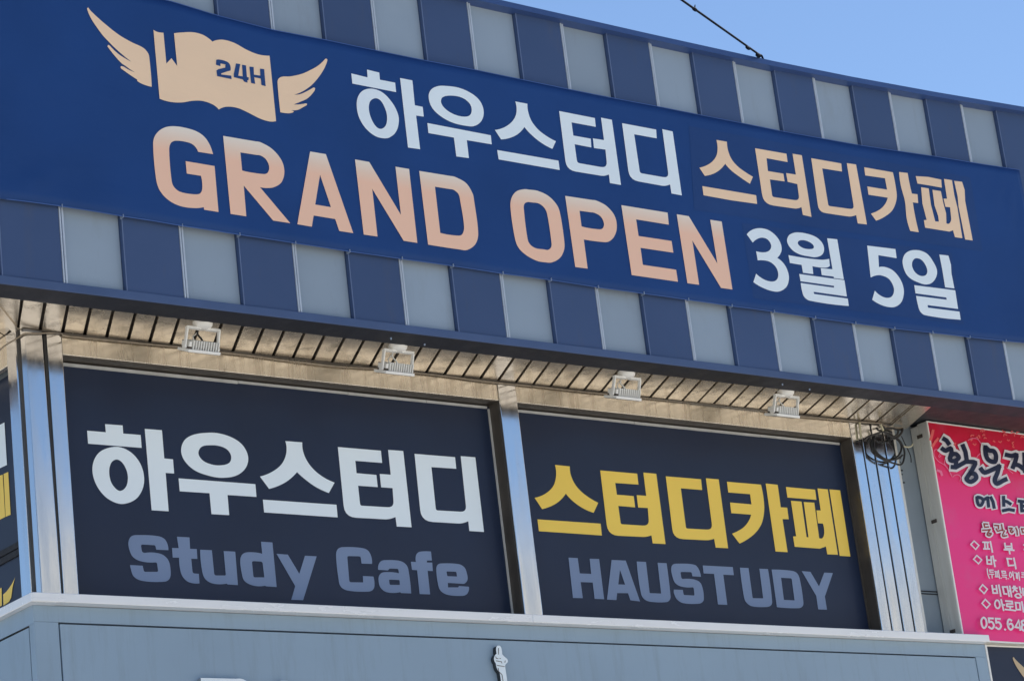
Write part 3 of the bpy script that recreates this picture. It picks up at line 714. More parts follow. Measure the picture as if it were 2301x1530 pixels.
LET_BT = [
 ('A3', [[[(358,35),(528,65),(545,200,'s'),(600,340,'s'),(700,460,'s'),(820,550,'s'),(948,630),(900,743),(760,650,'s'),(600,530,'s'),(500,420),(410,520,'s'),(300,585,'s'),(170,615),(83,483),(230,430,'s'),(330,340,'s'),(375,220,'s')]],
         [[(130,780),(1000,928),(1017,1068),(600,1010),(150,928)]]]),
 ('A3', [[[(983,170),(1490,258),(1508,393),(1168,330),(1190,538),(1440,580),(1460,705),(1222,672),(1262,955,35),(1702,1018,85),(1665,748),(1510,712),(1485,570),(1642,595),(1588,258),(1738,283),(1895,1278),(1755,1245),(1732,1120),(1660,1148,50),(1120,1072,160)]]]),
 ('PX', [[[(1822.9,355.9),(1890.3,367.7),(1892.1,385.9),(1847.6,378.8),(1861.5,463,4),(1919.5,471,10),(1902.8,367),(1923.5,369.9),(1948.2,504.8),(1927.5,502.2),(1923.8,483.7),(1912,487.5,6),(1840,477,16)]]]),
 ('A4', [[[(555,178),(990,255),(1035,480,'s'),(1048,650,'s'),(990,820,'s'),(880,920,'s'),(735,990),(657,882),(790,820,'s'),(870,740,'s'),(912,640),(620,595),(602,470),(903,518),(870,345),(570,302)]],
         [[(1085,250),(1215,265),(1245,430,'s'),(1280,578),(1365,588),(1375,722),(1295,712),(1325,900,'s'),(1385,1165),(1255,1145),(1200,950,'s'),(1175,700,'s'),(1110,450,'s')]]]),
 ('A4', [[[(1338,312),(1530,325),(1725,365),(1735,488),(1550,455),(1365,425)]],
         [[(1420,480),(1535,500),(1570,750),(1635,1000),(1690,1002),(1680,920),(1625,760),(1592,520),(1720,540),(1760,730),(1800,880),(1805,1030),(1850,1030,'s'),(1878,960),(1860,785),(1790,778),(1762,655),(1815,655),(1768,355),(1890,375),(1925,600),(1970,780),(2048,1255),(1935,1240),(1905,1135),(1850,1155),(1480,1095),(1462,980),(1505,978),(1440,730)]],
         [[(1922,385),(2042,398),(2082,520),(2090,690),(2205,1290),(2090,1275),(1990,780),(1975,620)]]]),
]
LET_GO = [
 ('B1', [[[(948,490),(870,300,'s'),(760,190,'s'),(600,125,'s'),(380,90,'s'),(230,120,'s'),(120,220,'s'),(90,350,'s'),(130,830,'s'),(180,1000,'s'),(300,1140,'s'),(470,1230,'s'),(680,1262,'s'),(815,1248),(820,1285),(1027,1318),(970,660),(555,590),(572,768),(775,800),(795,960,'s'),(770,1045,'s'),(700,1065,'s'),(480,1030,'s'),(390,960,'s'),(355,870,'s'),(320,430,'s'),(345,330,'s'),(420,298,'s'),(600,325,'s'),(680,370,'s'),(735,457)]]]),
 ('B1', [[[(1093,228),(1560,308),(1640,325,'s'),(1800,420,'s'),(1930,580,'s'),(1970,740,'s'),(1930,890,'s'),(1830,960,'s'),(1720,975,'s'),(1620,962),(2055,1478),(1810,1440),(1388,940),(1425,1380),(1200,1345)], [(1340,465),(1580,503),(1640,515,'s'),(1710,570,'s'),(1752,670,'s'),(1730,755,'s'),(1670,775,'s'),(1365,725)]]]),
 ('B2', [[[(245,57),(430,88),(752,1015),(588,990),(540,850),(287,808),(265,940),(95,910)], [(362,330),(490,710),(305,680)]]]),
 ('B2', [[[(773,150),(940,180),(1312,800),(1248,235),(1408,262),(1505,1130),(1345,1105),(975,495),(1037,1055),(875,1032)]]]),
 ('B2', [[[(1527,285),(1900,345),(1960,360,'s'),(2080,430,'s'),(2155,550,'s'),(2170,620,'s'),(2220,1010,'s'),(2190,1140,'s'),(2090,1213,'s'),(1990,1205,'s'),(1632,1150)], [(1712,470),(1900,500),(1940,512,'s'),(1990,560,'s'),(2010,640,'s'),(2055,940,'s'),(2035,1025,'s'),(1990,1045,'s'),(1775,1013)]]]),
 ('B3', [[S([(350,113),(430,120),(570,140),(740,220),(870,350),(930,480),(1005,960),(1000,1110),(930,1240),(800,1310),(690,1308),(560,1285),(380,1190),(250,1060),(190,880),(125,420),(140,260),(220,150)]),
          S([(400,325),(480,330),(590,348),(680,420),(725,520),(795,980),(790,1060),(740,1105),(680,1098),(540,1078),(450,1020),(405,930),(342,430),(352,355)])]]),
 ('B3', [[[(1020,222),(1470,290),(1540,303,'s'),(1700,390,'s'),(1830,550,'s'),(1865,740,'s'),(1820,890,'s'),(1730,970,'s'),(1620,975,'s'),(1325,935),(1388,1412),(1185,1385)], [(1255,465),(1450,492),(1510,504,'s'),(1600,560,'s'),(1652,660,'s'),(1640,745,'s'),(1580,770,'s'),(1288,722)]]]),
 ('B4', [[[(118,82),(875,205),(895,402),(360,315),(400,587),(940,668),(970,860),(432,780),(470,1058),(1015,1138),(1045,1335),(288,1225)]]]),
 ('B4', [[[(1025,232),(1222,262),(1690,1035),(1573,322),(1760,350),(1937,1462),(1750,1435),(1280,660),(1392,1385),(1200,1358)]]]),
]
WING_L = [(60,55),(130,140,'s'),(340,330,'s'),(580,520,'s'),(800,650,'s'),(1000,745,'s'),(1080,825,'s'),(1110,900,'s'),(1155,1420),(1000,1375,'s'),(905,1320),(905,1297),(780,1215,'s'),(620,1100),(622,1068),(665,1072,'s'),(760,1128,'s'),(870,1172),(790,1125,'s'),(700,1060,'s'),(640,1020,'s'),(520,890,'s'),(392,725),(405,700),(430,710),(560,838,'s'),(690,928,'s'),(805,990),(650,868,'s'),(520,752,'s'),(430,662,'s'),(300,520,'s'),(120,260,'s'),(42,80)]
EMB = [('H1', [[WING_L]]),
 ('H3', [[[(1225,140),(1260,130,'s'),(1282,165,'s'),(1200,370,'s'),(1060,580,'s'),(900,750,'s'),(700,885,'s'),(525,950),(640,945,'s'),(780,890,'s'),(960,790),(1000,810,'s'),(960,900,'s'),(820,1040,'s'),(650,1120,'s'),(510,1175),(640,1175,'s'),(790,1150),(815,1180,'s'),(740,1230,'s'),(600,1300,'s'),(450,1305),(510,1330),(490,1360,'s'),(380,1378,'s'),(205,1355),(140,680,'s'),(160,590,'s'),(250,540,'s'),(420,535,'s'),(700,475,'s'),(900,385,'s'),(1080,280,'s')]]])]
BOOK = [('H2', [[[(33,52),(90,85,'s'),(190,100),(235,582),(315,497),(405,620),(355,108),(480,95,'s'),(650,92,'s'),(800,130,'s'),(900,190,'s'),(955,240),(1020,215,'s'),(1130,210,'s'),(1300,260,'s'),(1500,370,'s'),(1680,440,'s'),(1848,458),(1950,1480),(1850,1485,'s'),(1700,1440,'s'),(1500,1340,'s'),(1350,1275,'s'),(1180,1255,'s'),(1055,1298),(960,1220,'s'),(800,1165,'s'),(650,1162,'s'),(480,1188,'s'),(300,1180,'s'),(130,1130)]]])]
H24 = [('H2', [[[(1015,525),(1060,518,'s'),(1180,550,'s'),(1230,600,'s'),(1238,690),(1180,705),(1092,735),(1095,752),(1250,770),(1255,825),(1030,778),(1018,690),(1050,668),(1155,645),(1160,595),(1082,580),(1080,622),(1010,600)]]]),
 ('H2', [[[(1325,578),(1390,590),(1360,770),(1430,782),(1418,600),(1480,610),(1495,790),(1525,800),(1518,845),(1500,842),(1505,880),(1450,862),(1430,828),(1290,795),(1290,740)]]]),
 ('H2', [[[(1533,630),(1600,635),(1605,755),(1705,770),(1700,660),(1765,668),(1787,935),(1722,915),(1712,815),(1608,795),(1625,898),(1560,885)]]])]
letters(LET_BW, M['print_white'], bn, bplace(.005))
letters(LET_BT, M['print_tan'], bn, bplace(.005))
letters(LET_GO, M['print_rose'], bn, bplace(.005))
letters(EMB, M['print_tan'], bn, bplace(.005), 'wing')
letters(BOOK, M['print_tan'], bn, bplace(.005), 'book_emblem')
letters(H24, M['print_navy'], bn, bplace(.0075))
for k in range(0, 23):
    x = JX(k)
    if x > XBE: break
    for tab in (bl,):
        z = lerp(tab, x)
        MB().box(x - .0012, x + .002, YB - .009, YB + .03, z - .006, z + .014).build('tie', M['tie'], bn)

# ================================================================== FLOODLIGHTS
def floodlight(px, lab, swing):
    c = atz(px, ZS); c.y = 12.985; c.x = atz(px, ZS).x + .024
    r = empty('floodlight', (c.x, c.y, ZS))
    tag(r, lab, 'floodlight', 'floodlights under the soffit')
    MB().lathe((c.x, c.y, ZS), [(.060, .0), (.060, -.016), (.056, -.030), (.045, -.041), (.022, -.048), (.001, -.049)], 24).build('ceiling_cup', M['white_metal'], r, smooth=True)
    zb = ZS - .052; hw = .116
    b = MB()
    for s in (-1, 1):
        b.hexa([(c.x + s * hw, c.y - .012, zb), (c.x + s * (hw - .010), c.y - .012, zb), (c.x + s * (hw - .010), c.y + .016, zb), (c.x + s * hw, c.y + .016, zb)][::s],
               [(c.x + s * (hw + .002), c.y + .030, zb - .112), (c.x + s * (hw - .006), c.y + .030, zb - .112), (c.x + s * (hw - .006), c.y + .055, zb - .112), (c.x + s * (hw + .002), c.y + .055, zb - .112)][::s])
    b.box(c.x - hw, c.x - .02, c.y - .012, c.y + .016, zb, zb + .015)
    b.box(c.x + .02, c.x + hw, c.y - .012, c.y + .016, zb, zb + .015)
    b.box(c.x - .0195, c.x + .0195, c.y - .011, c.y + .015, zb + .006, zb + .0145)
    b.build('bracket', M['white_metal'], r, bevel=.002)
    # lamp head, glass looking down towards the window
    T = Matrix.Translation((c.x + .012, c.y + .045, zb - .108)) @ Matrix.Rotation(math.radians(swing), 4, 'X')
    hw2 = .102
    lh = MB().box(-hw2 - .010, hw2 + .010, -.030, .105, -.022, -.004).xf(T).build('lamp_head', M['white_metal'], r, bevel=.003)
    MB().box(-hw2 + .004, hw2 - .004, -.018, .095, -.0245, -.0225).xf(T).build('glass', M['glass_dark'], lh)
    MB().box(-hw2, hw2, -.008, .080, -.0035, .010).xf(T).build('gear_case', M['screw'], lh)
    hs = MB().box(-hw2, -hw2 + .016, -.014, .079, .0105, .040)
    for k in range(11):
        x = -hw2 + .026 + k * (2 * hw2 - .030) / 10
        hs.box(x - .0026, x + .0026, -.024, .078, -.003, .050)
    hs.xf(T).build('heat_sink', M['white_metal'], lh)
    MB().box(-hw2 + .002, hw2 - .002, .0805, .083, .0105, .044).xf(T).build('rear_plate', M['screw'], lh)
    for s in (-1, 1):
        MB().tube([T @ Vector((s * (hw2 + .002), .02, .006)), T @ Vector((s * (hw2 + .024), .02, .006))], .011, 12).build('knob', M['white_metal'], r)
    p = T @ Vector((.01, .03, .02))
    lp = [p, p + Vector((-.035, .01, .02)), p + Vector((-.045, .02, .06)), p + Vector((-.012, .03, .088)), Vector((c.x, c.y + .03, ZS - .01))]
    MB().tube(smooth_path(lp), .0045, 8).build('flex', M['white_metal'], r, smooth=True)
    q = T @ Vector((.03, .04, .015))
    MB().tube(smooth_path([q, q + Vector((-.01, 0, .045)), q + Vector((-.03, .01, .085)), Vector((c.x + .005, c.y + .04, ZS - .006))]), .0065 if swing > 23 else .0055, 8).build('flex', M['black_rubber' if swing > 23 else 'white_metal'], r, smooth=True)
    return r
def smooth_path(pts, K=6):
    pts = [Vector(p) for p in pts]; out = []
    for i in range(len(pts) - 1):
        a = pts[max(0, i - 1)]; b = pts[i]; c = pts[i + 1]; d = pts[min(len(pts) - 1, i + 2)]
        for k in range(K):
            u = k / K
            out.append(.5 * ((2 * b) + (c - a) * u + (2 * a - 5 * b + 4 * c - d) * u * u + (3 * b - a - 3 * c + d) * u ** 3))
    out.append(pts[-1]); return out
for px, lab, sw in (((449.5, 721), 'white floodlight nearest the left corner under the soffit', 24),
                    ((894, 770), 'white floodlight above the right half of the white lettered window', 22),
                    ((1410, 830), 'white floodlight above the yellow letters of the right window', 20),
                    ((1765, 874), 'rightmost white floodlight under the soffit', 18)):
    floodlight(px, lab, sw)

# ================================================================== CABLES
def cable(name, lab, runs, cat='cable'):
    r = empty(name, runs[0][0][0]); tag(r, lab, cat)
    for pts, rad, mat in runs:
        MB().tube(smooth_path(pts), rad, 8).build('run', M[mat], r, smooth=True)
    return r
def wallp(px, out=.012):
    return aty(px, YW - out)
L1 = [(-30, 806), (0, 786), (12, 776), (32, 764), (51, 752), (62, 749.5), (88, 749), (114, 748), (137, 748.5), (146, 754), (200, 760), (260, 766), (330, 773), (390, 778.5), (412, 779)]
L2 = [(418, 783), (444, 784), (470, 789), (560, 799), (660, 812), (742, 822), (800, 826), (846, 828), (866, 821), (872, 812)]
L3 = [(864, 827), (878, 831), (920, 836), (1000, 845), (1090, 857), (1200, 868), (1300, 879), (1362, 885), (1374, 884), (1386, 872)]
L4 = [(1374, 886), (1440, 893), (1540, 903), (1640, 912), (1710, 921), (1726, 927), (1733, 930), (1780, 934), (1860, 941), (1930, 947.5), (1985, 951)]
cable('lamp_cable', 'thin grimy cable stapled along the joint of soffit and lintel', [([wallp(p) for p in L], .0052, 'dirty_cable') for L in (L1, L2, L3, L4)])
CC = lambda x, y: (1880 + x / 7.284, 860 + y / 7.284)
def coil(pts, dy): return [aty(CC(*p), YW - dy) for p in pts]
co = cable('cable_coil', 'loose black cable coil hanging on the steel posts beside the pink sign', [
    (coil([(740, 800), (640, 850), (580, 950), (560, 1060), (590, 1140), (680, 1210), (800, 1255), (900, 1250), (1010, 1190), (1060, 1080), (1040, 980), (960, 900), (850, 830), (760, 800)], .03), .0075, 'black_rubber'),
    (coil([(600, 870), (575, 980), (610, 1110), (700, 1220), (830, 1280), (950, 1320), (1040, 1340), (1090, 1290), (1110, 1180), (1100, 1080), (1040, 960), (970, 890)], .045), .0075, 'black_rubber'),
    (coil([(620, 880), (612, 1020), (645, 1120), (740, 1210), (860, 1265), (1000, 1240), (1080, 1180)], .058), .007, 'black_rubber'),
    (coil([(440, 950), (500, 890), (600, 850), (740, 805), (820, 830), (900, 885), (990, 850), (1010, 770)], .065), .008, 'black_rubber'),
    (coil([(870, 920), (980, 900), (1060, 820), (1080, 745)], .04), .009, 'black_rubber'),
    (coil([(740, 690), (780, 740), (900, 740), (1000, 765), (1085, 760)], .03), .008, 'black_rubber'),
    (coil([(1060, 870), (1110, 980), (1160, 1080), (1210, 1200), (1220, 1300)], -.02), .004, 'black_rubber')])
cable('pale_cable', 'pale cable ends hanging from the soffit around the black cable coil', [
    (coil([(375, 650), (380, 720), (388, 800), (400, 912)], .02), .009, 'pale_cable'),
    (coil([(720, 680), (740, 730), (765, 785)], .07), .009, 'pale_cable'),
    (coil([(1070, 1020), (1110, 1042), (1170, 1050), (1225, 1035), (1245, 1000)], .02), .006, 'pale_cable'),
    (coil([(380, 640), (560, 655), (700, 662), (760, 690), (880, 730), (1000, 740), (1080, 735)], .02), .006, 'dirty_cable')])

# ================================================================== PINK LIGHT BOX SIGN
YAW = math.radians(2.0)
P0 = aty((2082, 945.5), 13.42)
U = Vector((math.cos(YAW), math.sin(YAW), 0)); N = Vector((-math.sin(YAW), math.cos(YAW), 0))   # N points into the wall
def atsign(p, off):
    d = ray(p); o = P0 - N * off
    return EYE + d * ((o - EYE).dot(N) / d.dot(N))
zt0, zb0 = P0.z, 5.150
WS = 2.4
sg = empty('light_box_sign', (P0.x, P0.y, zb0))
tag(sg, 'pink beauty shop light box sign with brush lettering, right of the steel posts', 'sign')
def sbox(u0, u1, n0, n1, z0, z1, name, mat, bevel=0):
    mb = MB(); q = []
    for z in (z0, z1):
        for u, nn in ((u0, n0), (u1, n0), (u1, n1), (u0, n1)):
            v = P0 + U * u + N * nn; q.append((v.x, v.y, z))
    mb.add(q, [(0, 3, 2, 1), (4, 5, 6, 7), (0, 1, 5, 4), (1, 2, 6, 5), (2, 3, 7, 6), (3, 0, 4, 7)])
    return mb.build(name, M[mat], sg, bevel=bevel)
sbox(-.004, WS, .004, .098, zb0, zt0, 'case', 'sign_case', .004)
sbox(-.004, WS, .100, .170, zb0, zt0 - .012, 'case', 'sign_case', .004)
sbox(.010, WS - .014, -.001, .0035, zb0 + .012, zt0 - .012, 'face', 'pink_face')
sbox(-.004, .0095, -.003, .0035, zb0, zt0, 'frame', 'white_metal')
sbox(.0095, WS, -.003, .0035, zt0 - .0115, zt0, 'frame', 'white_metal')
sbox(.0095, WS, -.003, .0035, zb0, zb0 + .0115, 'frame', 'white_metal')
for z in (zt0 - .10, zt0 - .77, zb0 + .09):
    v = P0 + U * -.006 + N * .085
    MB().box(v.x - .004, v.x + .001, v.y - .028, v.y + .028, z - .014, z + .014).build('screw', M['screw'], sg, bevel=.004)
K1, K2, K3 = (2080, 960, 7.65), (2160, 1150, 9.56), (2180, 1280, 9.562)
SOFF = [.003]
def strokes(lst, wd, crop, mat, name='letter', base=None):
    mb = MB()
    for st in lst:
        closed = len(st) > 2 and st[0] == st[-1]
        pts = st[:-1] if closed else st
        SOFF[0] += .00012
        off = SOFF[0]
        ribbon(mb, pts, wd, crop, lambda p: atsign((p[0], p[1]), off), closed)
    mb.build(name, M[mat], sg)
def dense(st, K=4):
    closed = len(st) > 2 and st[0] == st[-1]
    if len(st) < 3: return st
    v = [Vector((x, y, 0)) for x, y in st]; out = []
    n = len(v)
    for i in range(n - 1):
        a = v[i - 1] if i > 0 else (v[-2] if closed else v[0]); b = v[i]; c = v[i + 1]
        d = v[i + 2] if i + 2 < n else (v[1] if closed else v[-1])
        for k in range(K):
            u = k / K; q = .5 * ((2 * b) + (c - a) * u + (2 * a - 5 * b + 4 * c - d) * u * u + (3 * b - a - 3 * c + d) * u ** 3)
            out.append((q.x, q.y))
    out.append(st[-1] if not closed else out[0]); return out
# scrolls printed on the red head of the face
leaf = []
rnd = random.Random(3)
for k in range(46):
    x = rnd.uniform(480, 2100); y = rnd.uniform(10, 470) + (x - 480) * .06; a = rnd.uniform(0, 6.28); L = rnd.uniform(25, 70)
    leaf.append(dense([(x, y), (x + math.cos(a) * L * .5, y + math.sin(a) * L * .5), (x + math.cos(a + .9) * L, y + math.sin(a + .9) * L)]))
strokes(leaf, 20, K1, 'pink_leaf', 'scroll')
strokes([[(85, 210), (110, 130), (128, 50)], [(120, 320), (165, 250), (215, 190)]], 46, K1, 'pink_leaf', 'scroll')
strokes([dense([(265, 480), (240, 510), (225, 490), (250, 440), (215, 385), (160, 385), (140, 440), (160, 510), (230, 590), (330, 650), (400, 740), (455, 850)]),
         dense([(330, 560), (325, 620), (350, 670)]), dense([(475, 850), (500, 820), (560, 815), (605, 860), (590, 920)]),
         dense([(730, 220), (800, 190), (890, 200), (950, 280)]), dense([(880, 520), (900, 480), (940, 450)]), dense([(1390, 690), (1440, 740), (1500, 790)])], 15, K1, 'pink_leaf_pale', 'scroll')
strokes([[(200, 740), (260, 760), (280, 820)]], 42, K1, 'pink_leaf_pale', 'scroll')
SYL1 = [[(310, 195), (360, 225), (400, 285)], dense([(285, 365), (345, 400), (425, 360), (445, 425), (420, 520)]), dense([(440, 480), (425, 560), (500, 575), (570, 520), (515, 455), (440, 480)]),
        [(525, 590), (520, 660)], [(455, 680), (520, 685), (690, 590)], [(640, 310), (685, 420), (712, 590)], dense([(712, 590), (850, 605), (805, 720), (735, 830), (705, 890), (780, 935), (870, 870), (845, 800), (775, 790)])]
SYL2 = [dense([(1030, 345), (1040, 480), (1090, 565), (1190, 590), (1210, 490), (1170, 410), (1090, 395), (1030, 345)]), dense([(950, 710), (1015, 775), (1150, 725), (1270, 665)]), dense([(1265, 660), (1235, 780), (1190, 900), (1230, 965), (1330, 915), (1385, 890)])]
SYL3 = [dense([(1385, 470), (1480, 490), (1560, 475), (1540, 590), (1500, 690)]), dense([(1520, 640), (1600, 650), (1690, 720)]), [(1700, 450), (1710, 760)], [(1710, 600), (1790, 610)]]
SM1 = [dense([(885, 1205), (905, 1320), (955, 1335), (990, 1265), (960, 1215), (885, 1205)]), [(1000, 1240), (1060, 1210)], [(1065, 1200), (1085, 1360)], [(1120, 1200), (1160, 1280), (1180, 1380)]]
SM2 = [[(1340, 1190), (1345, 1345)], [(1350, 1260), (1400, 1275), (1460, 1315)], [(1330, 1430), (1430, 1408), (1518, 1425)]]
SM3 = [[(1600, 1265), (1760, 1285)], [(1645, 1270), (1655, 1440)], [(1650, 1350), (1740, 1352)], [(1650, 1432), (1750, 1425)], [(1800, 1260), (1820, 1450)]]
for s_, wd in ((SYL1, 162), (SYL2, 162), (SYL3, 162), (SM1, 112), (SM2, 112), (SM3, 112)): strokes(s_, wd, K1, 'pink_white', 'letter_outline')
for s_, wd in ((SYL1, 76), (SYL2, 78), (SYL3, 76), (SM1, 54), (SM2, 54), (SM3, 54)): strokes(s_, wd, K1, 'pink_navy')
RED = [[[(485, 250), (570, 258)], [(490, 255), (505, 325), (590, 318)], [(460, 390), (550, 385), (630, 375)], dense([(620, 380), (580, 430), (560, 490), (610, 508), (645, 465), (600, 450)])],
       [[(715, 285), (800, 290), (800, 360)], [(750, 355), (780, 410), (900, 380)], [(865, 265), (890, 400)], dense([(930, 400), (890, 490), (910, 520), (980, 505)])],
       [dense([(1030, 345), (1090, 350), (1060, 410), (1090, 440), (1120, 410)]), [(1170, 335), (1200, 400), (1205, 490)]], [[(1290, 355), (1420, 365)], [(1300, 360), (1320, 440), (1420, 440)]]]
for s_ in RED: strokes(s_, 92, K2, 'pink_white', 'letter_outline')
for s_ in RED: strokes(s_, 30, K2, 'pink_red')
for q, crop, wd in (([(275, 620), (380, 715), (310, 800), (205, 695), (275, 620)], K2, 26), ([(335, 930), (440, 1025), (370, 1110), (265, 1010), (335, 930)], K2, 26),
                    ([(268, 315), (370, 412), (300, 505), (200, 405), (268, 315)], K3, 28), ([(325, 630), (430, 735), (355, 820), (255, 715), (325, 630)], K3, 28)):
    strokes([q], wd, crop, 'pink_white', 'diamond')
for s_ in ([[(460, 645), (590, 650)], [(505, 655), (510, 790)], [(560, 655), (570, 790)], [(480, 790), (610, 790)], [(625, 630), (670, 860)]],
           [[(935, 665), (950, 780), (1090, 785), (1075, 670)], [(945, 735), (1080, 735)], [(920, 805), (1135, 820)], [(1030, 820), (1045, 895)]],
           [[(545, 945), (560, 1110), (650, 1115), (640, 950)], [(555, 1030), (640, 1030)], [(680, 940), (725, 1170)], [(700, 1035), (745, 1040)]],
           [[(975, 995), (1085, 1005)], [(990, 1000), (1015, 1150), (1130, 1140)], [(1130, 985), (1175, 1215)]],
           [[(1340, 705), (1430, 715)], [(1350, 800), (1440, 810)]]):
    strokes(s_, 34, K2, 'pink_white')
for s_ in ([dense([(560, 1215), (568, 1320), (605, 1420)])], [[(605, 1240), (690, 1245)], [(610, 1245), (618, 1285), (690, 1288)], [(605, 1330), (705, 1335)], [(660, 1335), (665, 1415)]],
           [[(715, 1275), (790, 1280)], [(735, 1280), (745, 1380)], [(770, 1280), (775, 1380)], [(725, 1385), (800, 1390)], [(795, 1250), (825, 1425)]], [[(852, 1413), (866, 1418)]],
           [[(870, 1265), (945, 1270), (955, 1310), (880, 1310), (870, 1265)], [(875, 1350), (980, 1355)], [(890, 1390), (965, 1395), (970, 1440)]], [[(1002, 1425), (1016, 1428)]],
           [dense([(1050, 1290), (1035, 1360), (1060, 1400), (1085, 1350), (1050, 1290)]), [(1105, 1275), (1135, 1455)], [(1085, 1350), (1110, 1350)]],
           [[(1145, 1300), (1185, 1305), (1185, 1420)], [(1205, 1310), (1212, 1430)], [(1235, 1290), (1255, 1465)]], [[(1295, 1300), (1400, 1305)], [(1300, 1340), (1400, 1345)], [(1290, 1390), (1400, 1395)]]):
    strokes(s_, 23, K2, 'pink_white')
for s_ in ([[(470, 330), (495, 495), (585, 495), (560, 330)], [(480, 410), (570, 410)], [(615, 320), (660, 560)]],
           [[(690, 360), (770, 365)], [(700, 365), (730, 510), (790, 515)], [(795, 350), (840, 565)], [(850, 345), (890, 575)], [(815, 445), (870, 450)]],
           [[(930, 350), (970, 355)], [(905, 385), (1010, 390)], [(960, 390), (920, 470)], [(965, 420), (1010, 460)], [(1060, 360), (1095, 495)], dense([(1040, 510), (965, 545), (1020, 595), (1095, 575), (1040, 510)])],
           [[(1130, 390), (1145, 545)], [(1145, 470), (1230, 480)]],
           [dense([(565, 650), (530, 720), (555, 800), (605, 820), (640, 760), (615, 670), (565, 650)]), [(665, 635), (720, 870)], [(690, 745), (740, 750)]],
           [[(760, 665), (905, 675)], [(900, 680), (910, 725), (785, 725)], [(785, 725), (790, 780), (920, 785)], [(860, 790), (862, 840)], [(755, 845), (975, 870)]],
           [[(975, 700), (995, 850), (1080, 850), (1065, 705), (975, 700)], [(1110, 680), (1150, 900)]]):
    strokes(s_, 35, K3, 'pink_white')
for s_ in ([dense([(290, 1020), (240, 1080), (258, 1200), (305, 1245), (352, 1180), (340, 1070), (290, 1020)])],
           [dense([(495, 1040), (495, 1040)]) and [(495, 1040), (400, 1035), (408, 1118)], dense([(405, 1125), (465, 1112), (512, 1190), (470, 1260), (400, 1220)])],
           [[(645, 1050), (550, 1042), (560, 1128)], dense([(556, 1135), (618, 1122), (665, 1200), (620, 1268), (552, 1230)])], [[(742, 1272), (760, 1282)]],
           [dense([(890, 1085), (835, 1060), (805, 1130), (828, 1240), (880, 1280), (922, 1220), (885, 1150), (818, 1180)])],
           [[(1080, 1290), (1042, 1080), (970, 1225), (1100, 1245)]],
           [dense([(1150, 1085), (1105, 1110), (1125, 1165), (1185, 1180), (1200, 1110), (1150, 1085)]), dense([(1125, 1180), (1110, 1250), (1150, 1300), (1215, 1290), (1205, 1200), (1125, 1180)])]):
    strokes(s_, 40, K3, 'pink_white')

# ================================================================== DARK SIGN WITH GOLD WING
ds = empty('dark_sign', (15.24, 13.50, 4.0))
tag(ds, 'dark navy sign with a golden wing below the pink sign', 'sign')
MB().box(15.235, 17.2, 13.505, 13.58, 2.8, 5.135).build('panel', M['film'], ds)
MB().box(15.226, 17.2, 13.500, 13.58, 5.136, 5.147).build('top_strip', M['white_metal'], ds)
ws = .80
cr = (2277 - 55 / 7.647 * ws, 1475 - 55 / 7.647 * ws, 7.647 / ws)
mb = MB(); glyph_mesh(mb, [WING_L], cr, lambda p: aty(p, 13.501)); mb.build('wing', M['gold_print'], ds)

# ================================================================== RAISED PIECES ON THE LOWER CLADDING
def raised(name, lab, cat, contours, crop, depth, mats):
    ox, oy, s = crop
    loops = [[(ox + x / s, oy + y / s) for x, y in flat(c)] for c in contours]
    yf = YC - depth
    o3 = [[aty(p, yf) for p in l] for l in loops]
    r = empty(name, (o3[0][0].x, YC, min(v.z for v in o3[0]))); tag(r, lab, cat)
    mb = MB(); glyph_mesh(mb, contours, crop, lambda p: aty(p, yf)); mb.build('face', M[mats[0]], r)
    sd = MB()
    for l in o3:
        n = len(l)
        sd.add([(v.x, yf, v.z) for v in l] + [(v.x, YC - .003, v.z) for v in l], [(i, (i + 1) % n, n + (i + 1) % n, n + i) for i in range(n)])
    sd.build('return', M[mats[1]], r)
    return r
HAND = [(265, 995), (295, 1005, 's'), (312, 1040, 's'), (322, 1120), (345, 1150, 's'), (400, 1200, 's'), (405, 1240, 's'), (375, 1275, 's'), (365, 1300), (380, 1400, 's'), (405, 1560), (440, 1900), (360, 1900), (310, 1560), (285, 1400), (245, 1340, 's'), (228, 1265), (200, 1200, 's'), (210, 1150, 's'), (238, 1115), (232, 1040, 's'), (243, 1005, 's')]
h = raised('hand_ornament', 'small white cut-out of a raised hand pointing up on the grey cladding', 'ornament', [HAND], (1080, 1300, 6.65), .036, ('film_white', 'glass_dark'))
hp = lambda p: aty(p, YC - .038)
for st in ([(268, 1035), (268, 1125)], [(225, 1160), (235, 1185), (262, 1188)], [(285, 1185), (300, 1188)], [(230, 1222), (310, 1235), (318, 1258)], [(245, 1290), (355, 1308)], [(262, 1330), (270, 1380), (320, 1430), (338, 1540)], [(368, 1220), (362, 1248)]):
    mb = MB(); ribbon(mb, st, 9, (1080, 1300, 6.65), hp); mb.build('line', M['screw'], h)
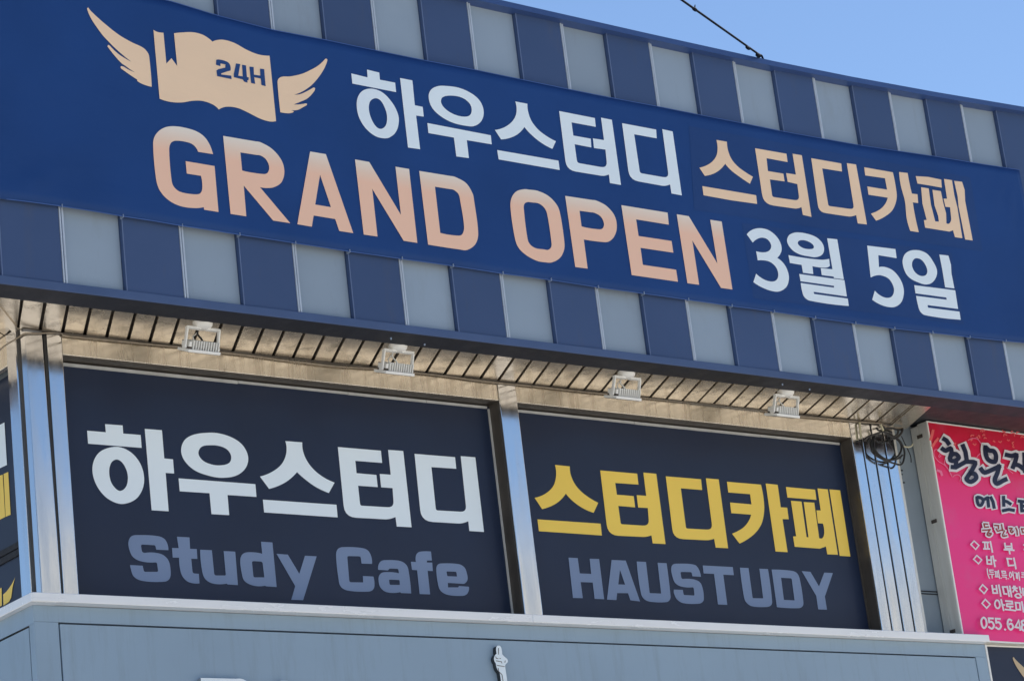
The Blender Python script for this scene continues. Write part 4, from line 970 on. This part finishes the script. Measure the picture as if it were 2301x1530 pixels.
raised('raised_letter', 'white raised letter D cut by the lower edge below the word Study', 'letter', [[(451, 1522), (530, 1524), (555, 1530, 's'), (585, 1570, 's'), (590, 1620, 's'), (560, 1665, 's'), (530, 1675), (464, 1672)], [(482, 1550), (520, 1551, 's'), (550, 1590, 's'), (545, 1630, 's'), (520, 1645, 's'), (490, 1645)]], CR['PX'], .04, ('film_white', 'grey_wall'))
raised('raised_letter', 'tip of a narrow white raised letter at the lower edge, right of the D', 'letter', [[(630, 1528.5), (647, 1529), (660, 1680), (642, 1680)]], CR['PX'], .04, ('film_white', 'grey_wall'))

# ================================================================== OVERHEAD WIRE
we = aty((1712, 131), YF - .03)
wq = aty((1531, 0), 11.6)
dirw = (wq - we)
ow = empty('overhead_wire', we); tag(ow, 'dark overhead wire running from the roof edge up into the sky', 'wire')
far = we + dirw * 7.0
MB().tube([we + Vector((.16, .12, .012)), we + Vector((0, 0, .02)), we + dirw * .04 + Vector((0, 0, .012)), we + dirw * 1, far], .0078, 8).build('strand', M['wire'], ow)
for f, r_ in ((.05, .016), (.19, .0125), (.85, .0125)):
    c = we + dirw * f; e = dirw.normalized() * .05
    MB().tube([c - e, c - e * .5, c + e * .5, c + e], [.007, r_, r_, .007], 8).build('clamp', M['wire'], ow)
c = we + dirw * .85
MB().tube([c, c + Vector((.02, .01, .04))], [.007, .003], 6).build('wire_end', M['wire'], ow)

# ================================================================== BUILDING ACROSS THE STREET (it shows in the steel posts)
ob = empty('street_building', (40, -16, 0))
tag(ob, 'pale sunlit building across the street, mirrored in the steel posts', 'building')
M['plaster'] = paint('plaster', col(0.62, 0.60, 0.56), 0.8, 0.08, 0.5)
MB().box(21, 62, -30, -16, 0, 14.2).build('wall', M['plaster'], ob)
MB().box(20.7, 62.3, -30.3, -15.8, 14.2, 14.6).build('parapet', M['plaster'], ob)
for i in range(12):
    for j in range(4):
        x = 23 + i * 3.2; z = 1.4 + j * 3.3
        MB().box(x, x + 1.5, -15.99, -15.93, z, z + 1.5).build('window', M['glass_dark'], ob)
